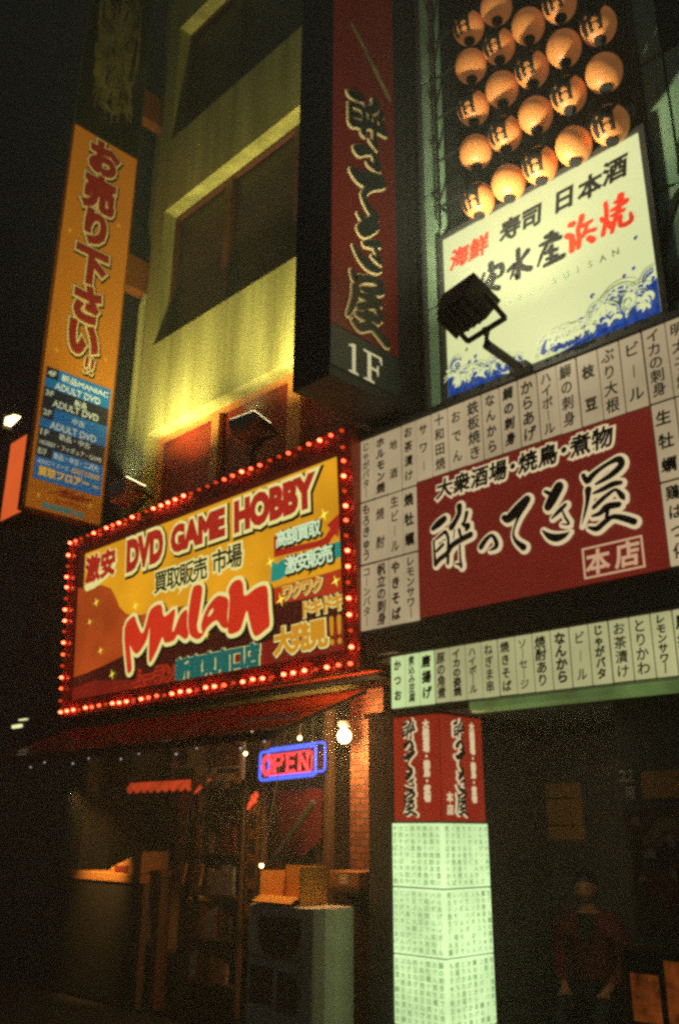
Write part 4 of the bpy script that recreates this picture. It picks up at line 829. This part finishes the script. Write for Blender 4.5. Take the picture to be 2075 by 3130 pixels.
hr_.add([(keep[i].x*.090, keep[i].y*.114-.05, keep[i].z*.130+1.256) for i in idx], [[mp_[i] for i in f] for f in b0.f if all(i in mp_ for i in f)]); lm(hr_, 'hair', 'hair')
jv = [(0,.02,.49),(0,.03,.64),(0,.02,.80),(0,0,.92),(0,0,1.02),(0,-.015,1.085)]; je = [(0,1),(1,2),(2,3),(3,4),(4,5)]; jr = [(.185,.15),(.165,.135),(.175,.14),(.19,.14),(.16,.12),(.072,.075)]
for s in (-1,1):
    p = 4
    for q, r in zip([(s*.175,0,1.0),(s*.225,0,.86),(s*.24,-.02,.74),(s*.205,-.14,.665),(s*.165,-.235,.615)],[.095,.078,.065,.056,.047]): jv.append(q); jr.append(r); je.append((p,len(jv)-1)); p = len(jv)-1
skin_mesh('jacket', jv, je, jr, 'jacket', pe, pe, 2)
mb = MB(); mb.add([(-.065,-.125,1.08),(.065,-.125,1.08),(.03,-.172,.93),(-.01,-.18,.84),(-.035,-.172,.93),(0,-.165,1.02)],[[0,5,4],[0,1,5],[1,2,5],[2,3,5],[3,4,5]]); lm(mb, 'shirt_front', 'shirt', sm=False)
tv = [(0,.02,.48)]; te = []; tr_ = [(.17,.14)]
for s in (-1,1):
    p = 0
    for q, r in zip([(s*.10,-.02,.50),(s*.13,-.22,.51),(s*.14,-.44,.50),(s*.14,-.455,.28),(s*.14,-.45,.12)],[.105,.1,.075,.068,.058]): tv.append(q); tr_.append(r); te.append((p,len(tv)-1)); p = len(tv)-1
skin_mesh('trousers', tv, te, tr_, 'trousers', pe, pe, 2)
st = thing('stool', 'plain dark stool under the seated person', 'stool', (-3.78,6.5,0)); MB().lathe([(.16,.355),(.175,.36),(.175,.385),(.16,.392)],(-3.78,6.5,0),n=20).make('seat', 'dark_wood', st)
for k in range(4): MB().tube([(-3.78+.12*cos(k*pi/2+.8),6.5+.12*sin(k*pi/2+.8),.36),(-3.78+.16*cos(k*pi/2+.8),6.5+.16*sin(k*pi/2+.8),0)],.016,8).make('leg', 'dark_wood', st)
lamp('AREA','entrance_fill',(-3.0,5.3,2.36),ENW,(1.0,.75,.45),mf,(-3.3,5.9,0),(1.6,.3))  # added fill without a fixture, brightens the person and the notice

# ================================================================ neighbours along the street
nb = thing('neighbour_building', 'dark building beyond the yellow sign at the left edge', 'building', (-14,6.2,0))
MB().box(-26,-9.5,6.2,9,0,26).make('wall', 'dark_wall', nb)
for i in range(4):
    f_ = MB().frame(front(6.19),-12.2-2.2*i,-10.7-2.2*i,4.0,5.6,.06,.01,.03).make('window', 'dark_grey', nb); MB().rect(front(6.19),-12.14-2.2*i,-10.76-2.2*i,4.06,5.54,-.002).make('pane', 'navy_glass', f_)
MB().box(-13.5,-9.9,6.15,6.2,0,2.6).make('shutter', 'dark_grey', nb)
sl = thing('street_lamp', 'bright lamp glowing at the left edge beside the orange lightbox', 'lamp', (-11.7,5.1,7.2)); MB().add([(-11.85,4.95,7.16),(-11.56,4.95,7.22),(-11.85,4.95,7.27),(-11.85,5.05,7.16),(-11.56,5.05,7.22),(-11.85,5.05,7.27)],[[0,1,2],[5,4,3],[0,3,4,1],[1,4,5,2],[2,5,3,0]]).make('glass', 'lamp_white', sl); MB().box(-12.2,-11.85,4.93,5.07,7.1,7.32).make('head', 'black_metal', sl); MB().tube([(-12.1,5.05,7.2),(-12.1,6.2,7.2)],.03).make('arm', 'black_metal', sl)
for z, x0, x1, hgt, lab in ((2.757,-10.47,-10.27,.035,'small pale tube light far left, lower and brighter of two'),(2.825,-10.32,-10.15,.012,'small pale tube light far left, upper and thinner of two')):
    t = thing('tube_light', lab, 'lamp', (x0,5.0,z)); MB().box(x0,x1,4.98,5.02,z-hgt/2,z+hgt/2).make('tube', em('tube_'+str(int(z*1000)), '#f0f0b0', 1.3), t, bevel=.005); MB().box(x0-.02,x1+.02,5.022,5.05,z-.02,z+.02).make('fitting', 'black_metal', t); MB().tube([(x0+.1,5.04,z),(x0+.1,6.2,z+.1)],.01).make('bracket', 'black_metal', t)

# ================================================================ fog volume, added to lift the blacks
if HZ:
    m = bpy.data.materials.new('added_haze_mat'); m.use_nodes = True; N = m.node_tree; N.nodes.remove(N.nodes['Principled BSDF'])
    vp = N.nodes.new('ShaderNodeVolumePrincipled'); vp.inputs['Color'].default_value = (.78,.88,.78,1); vp.inputs['Density'].default_value = HZ; vp.inputs['Anisotropy'].default_value = .3
    N.links.new(vp.outputs[0], N.nodes['Material Output'].inputs['Volume'])
    tag(MB().box(-95,95,-95,95,-1,34).make('added_haze', m), None, None, kind='stuff')
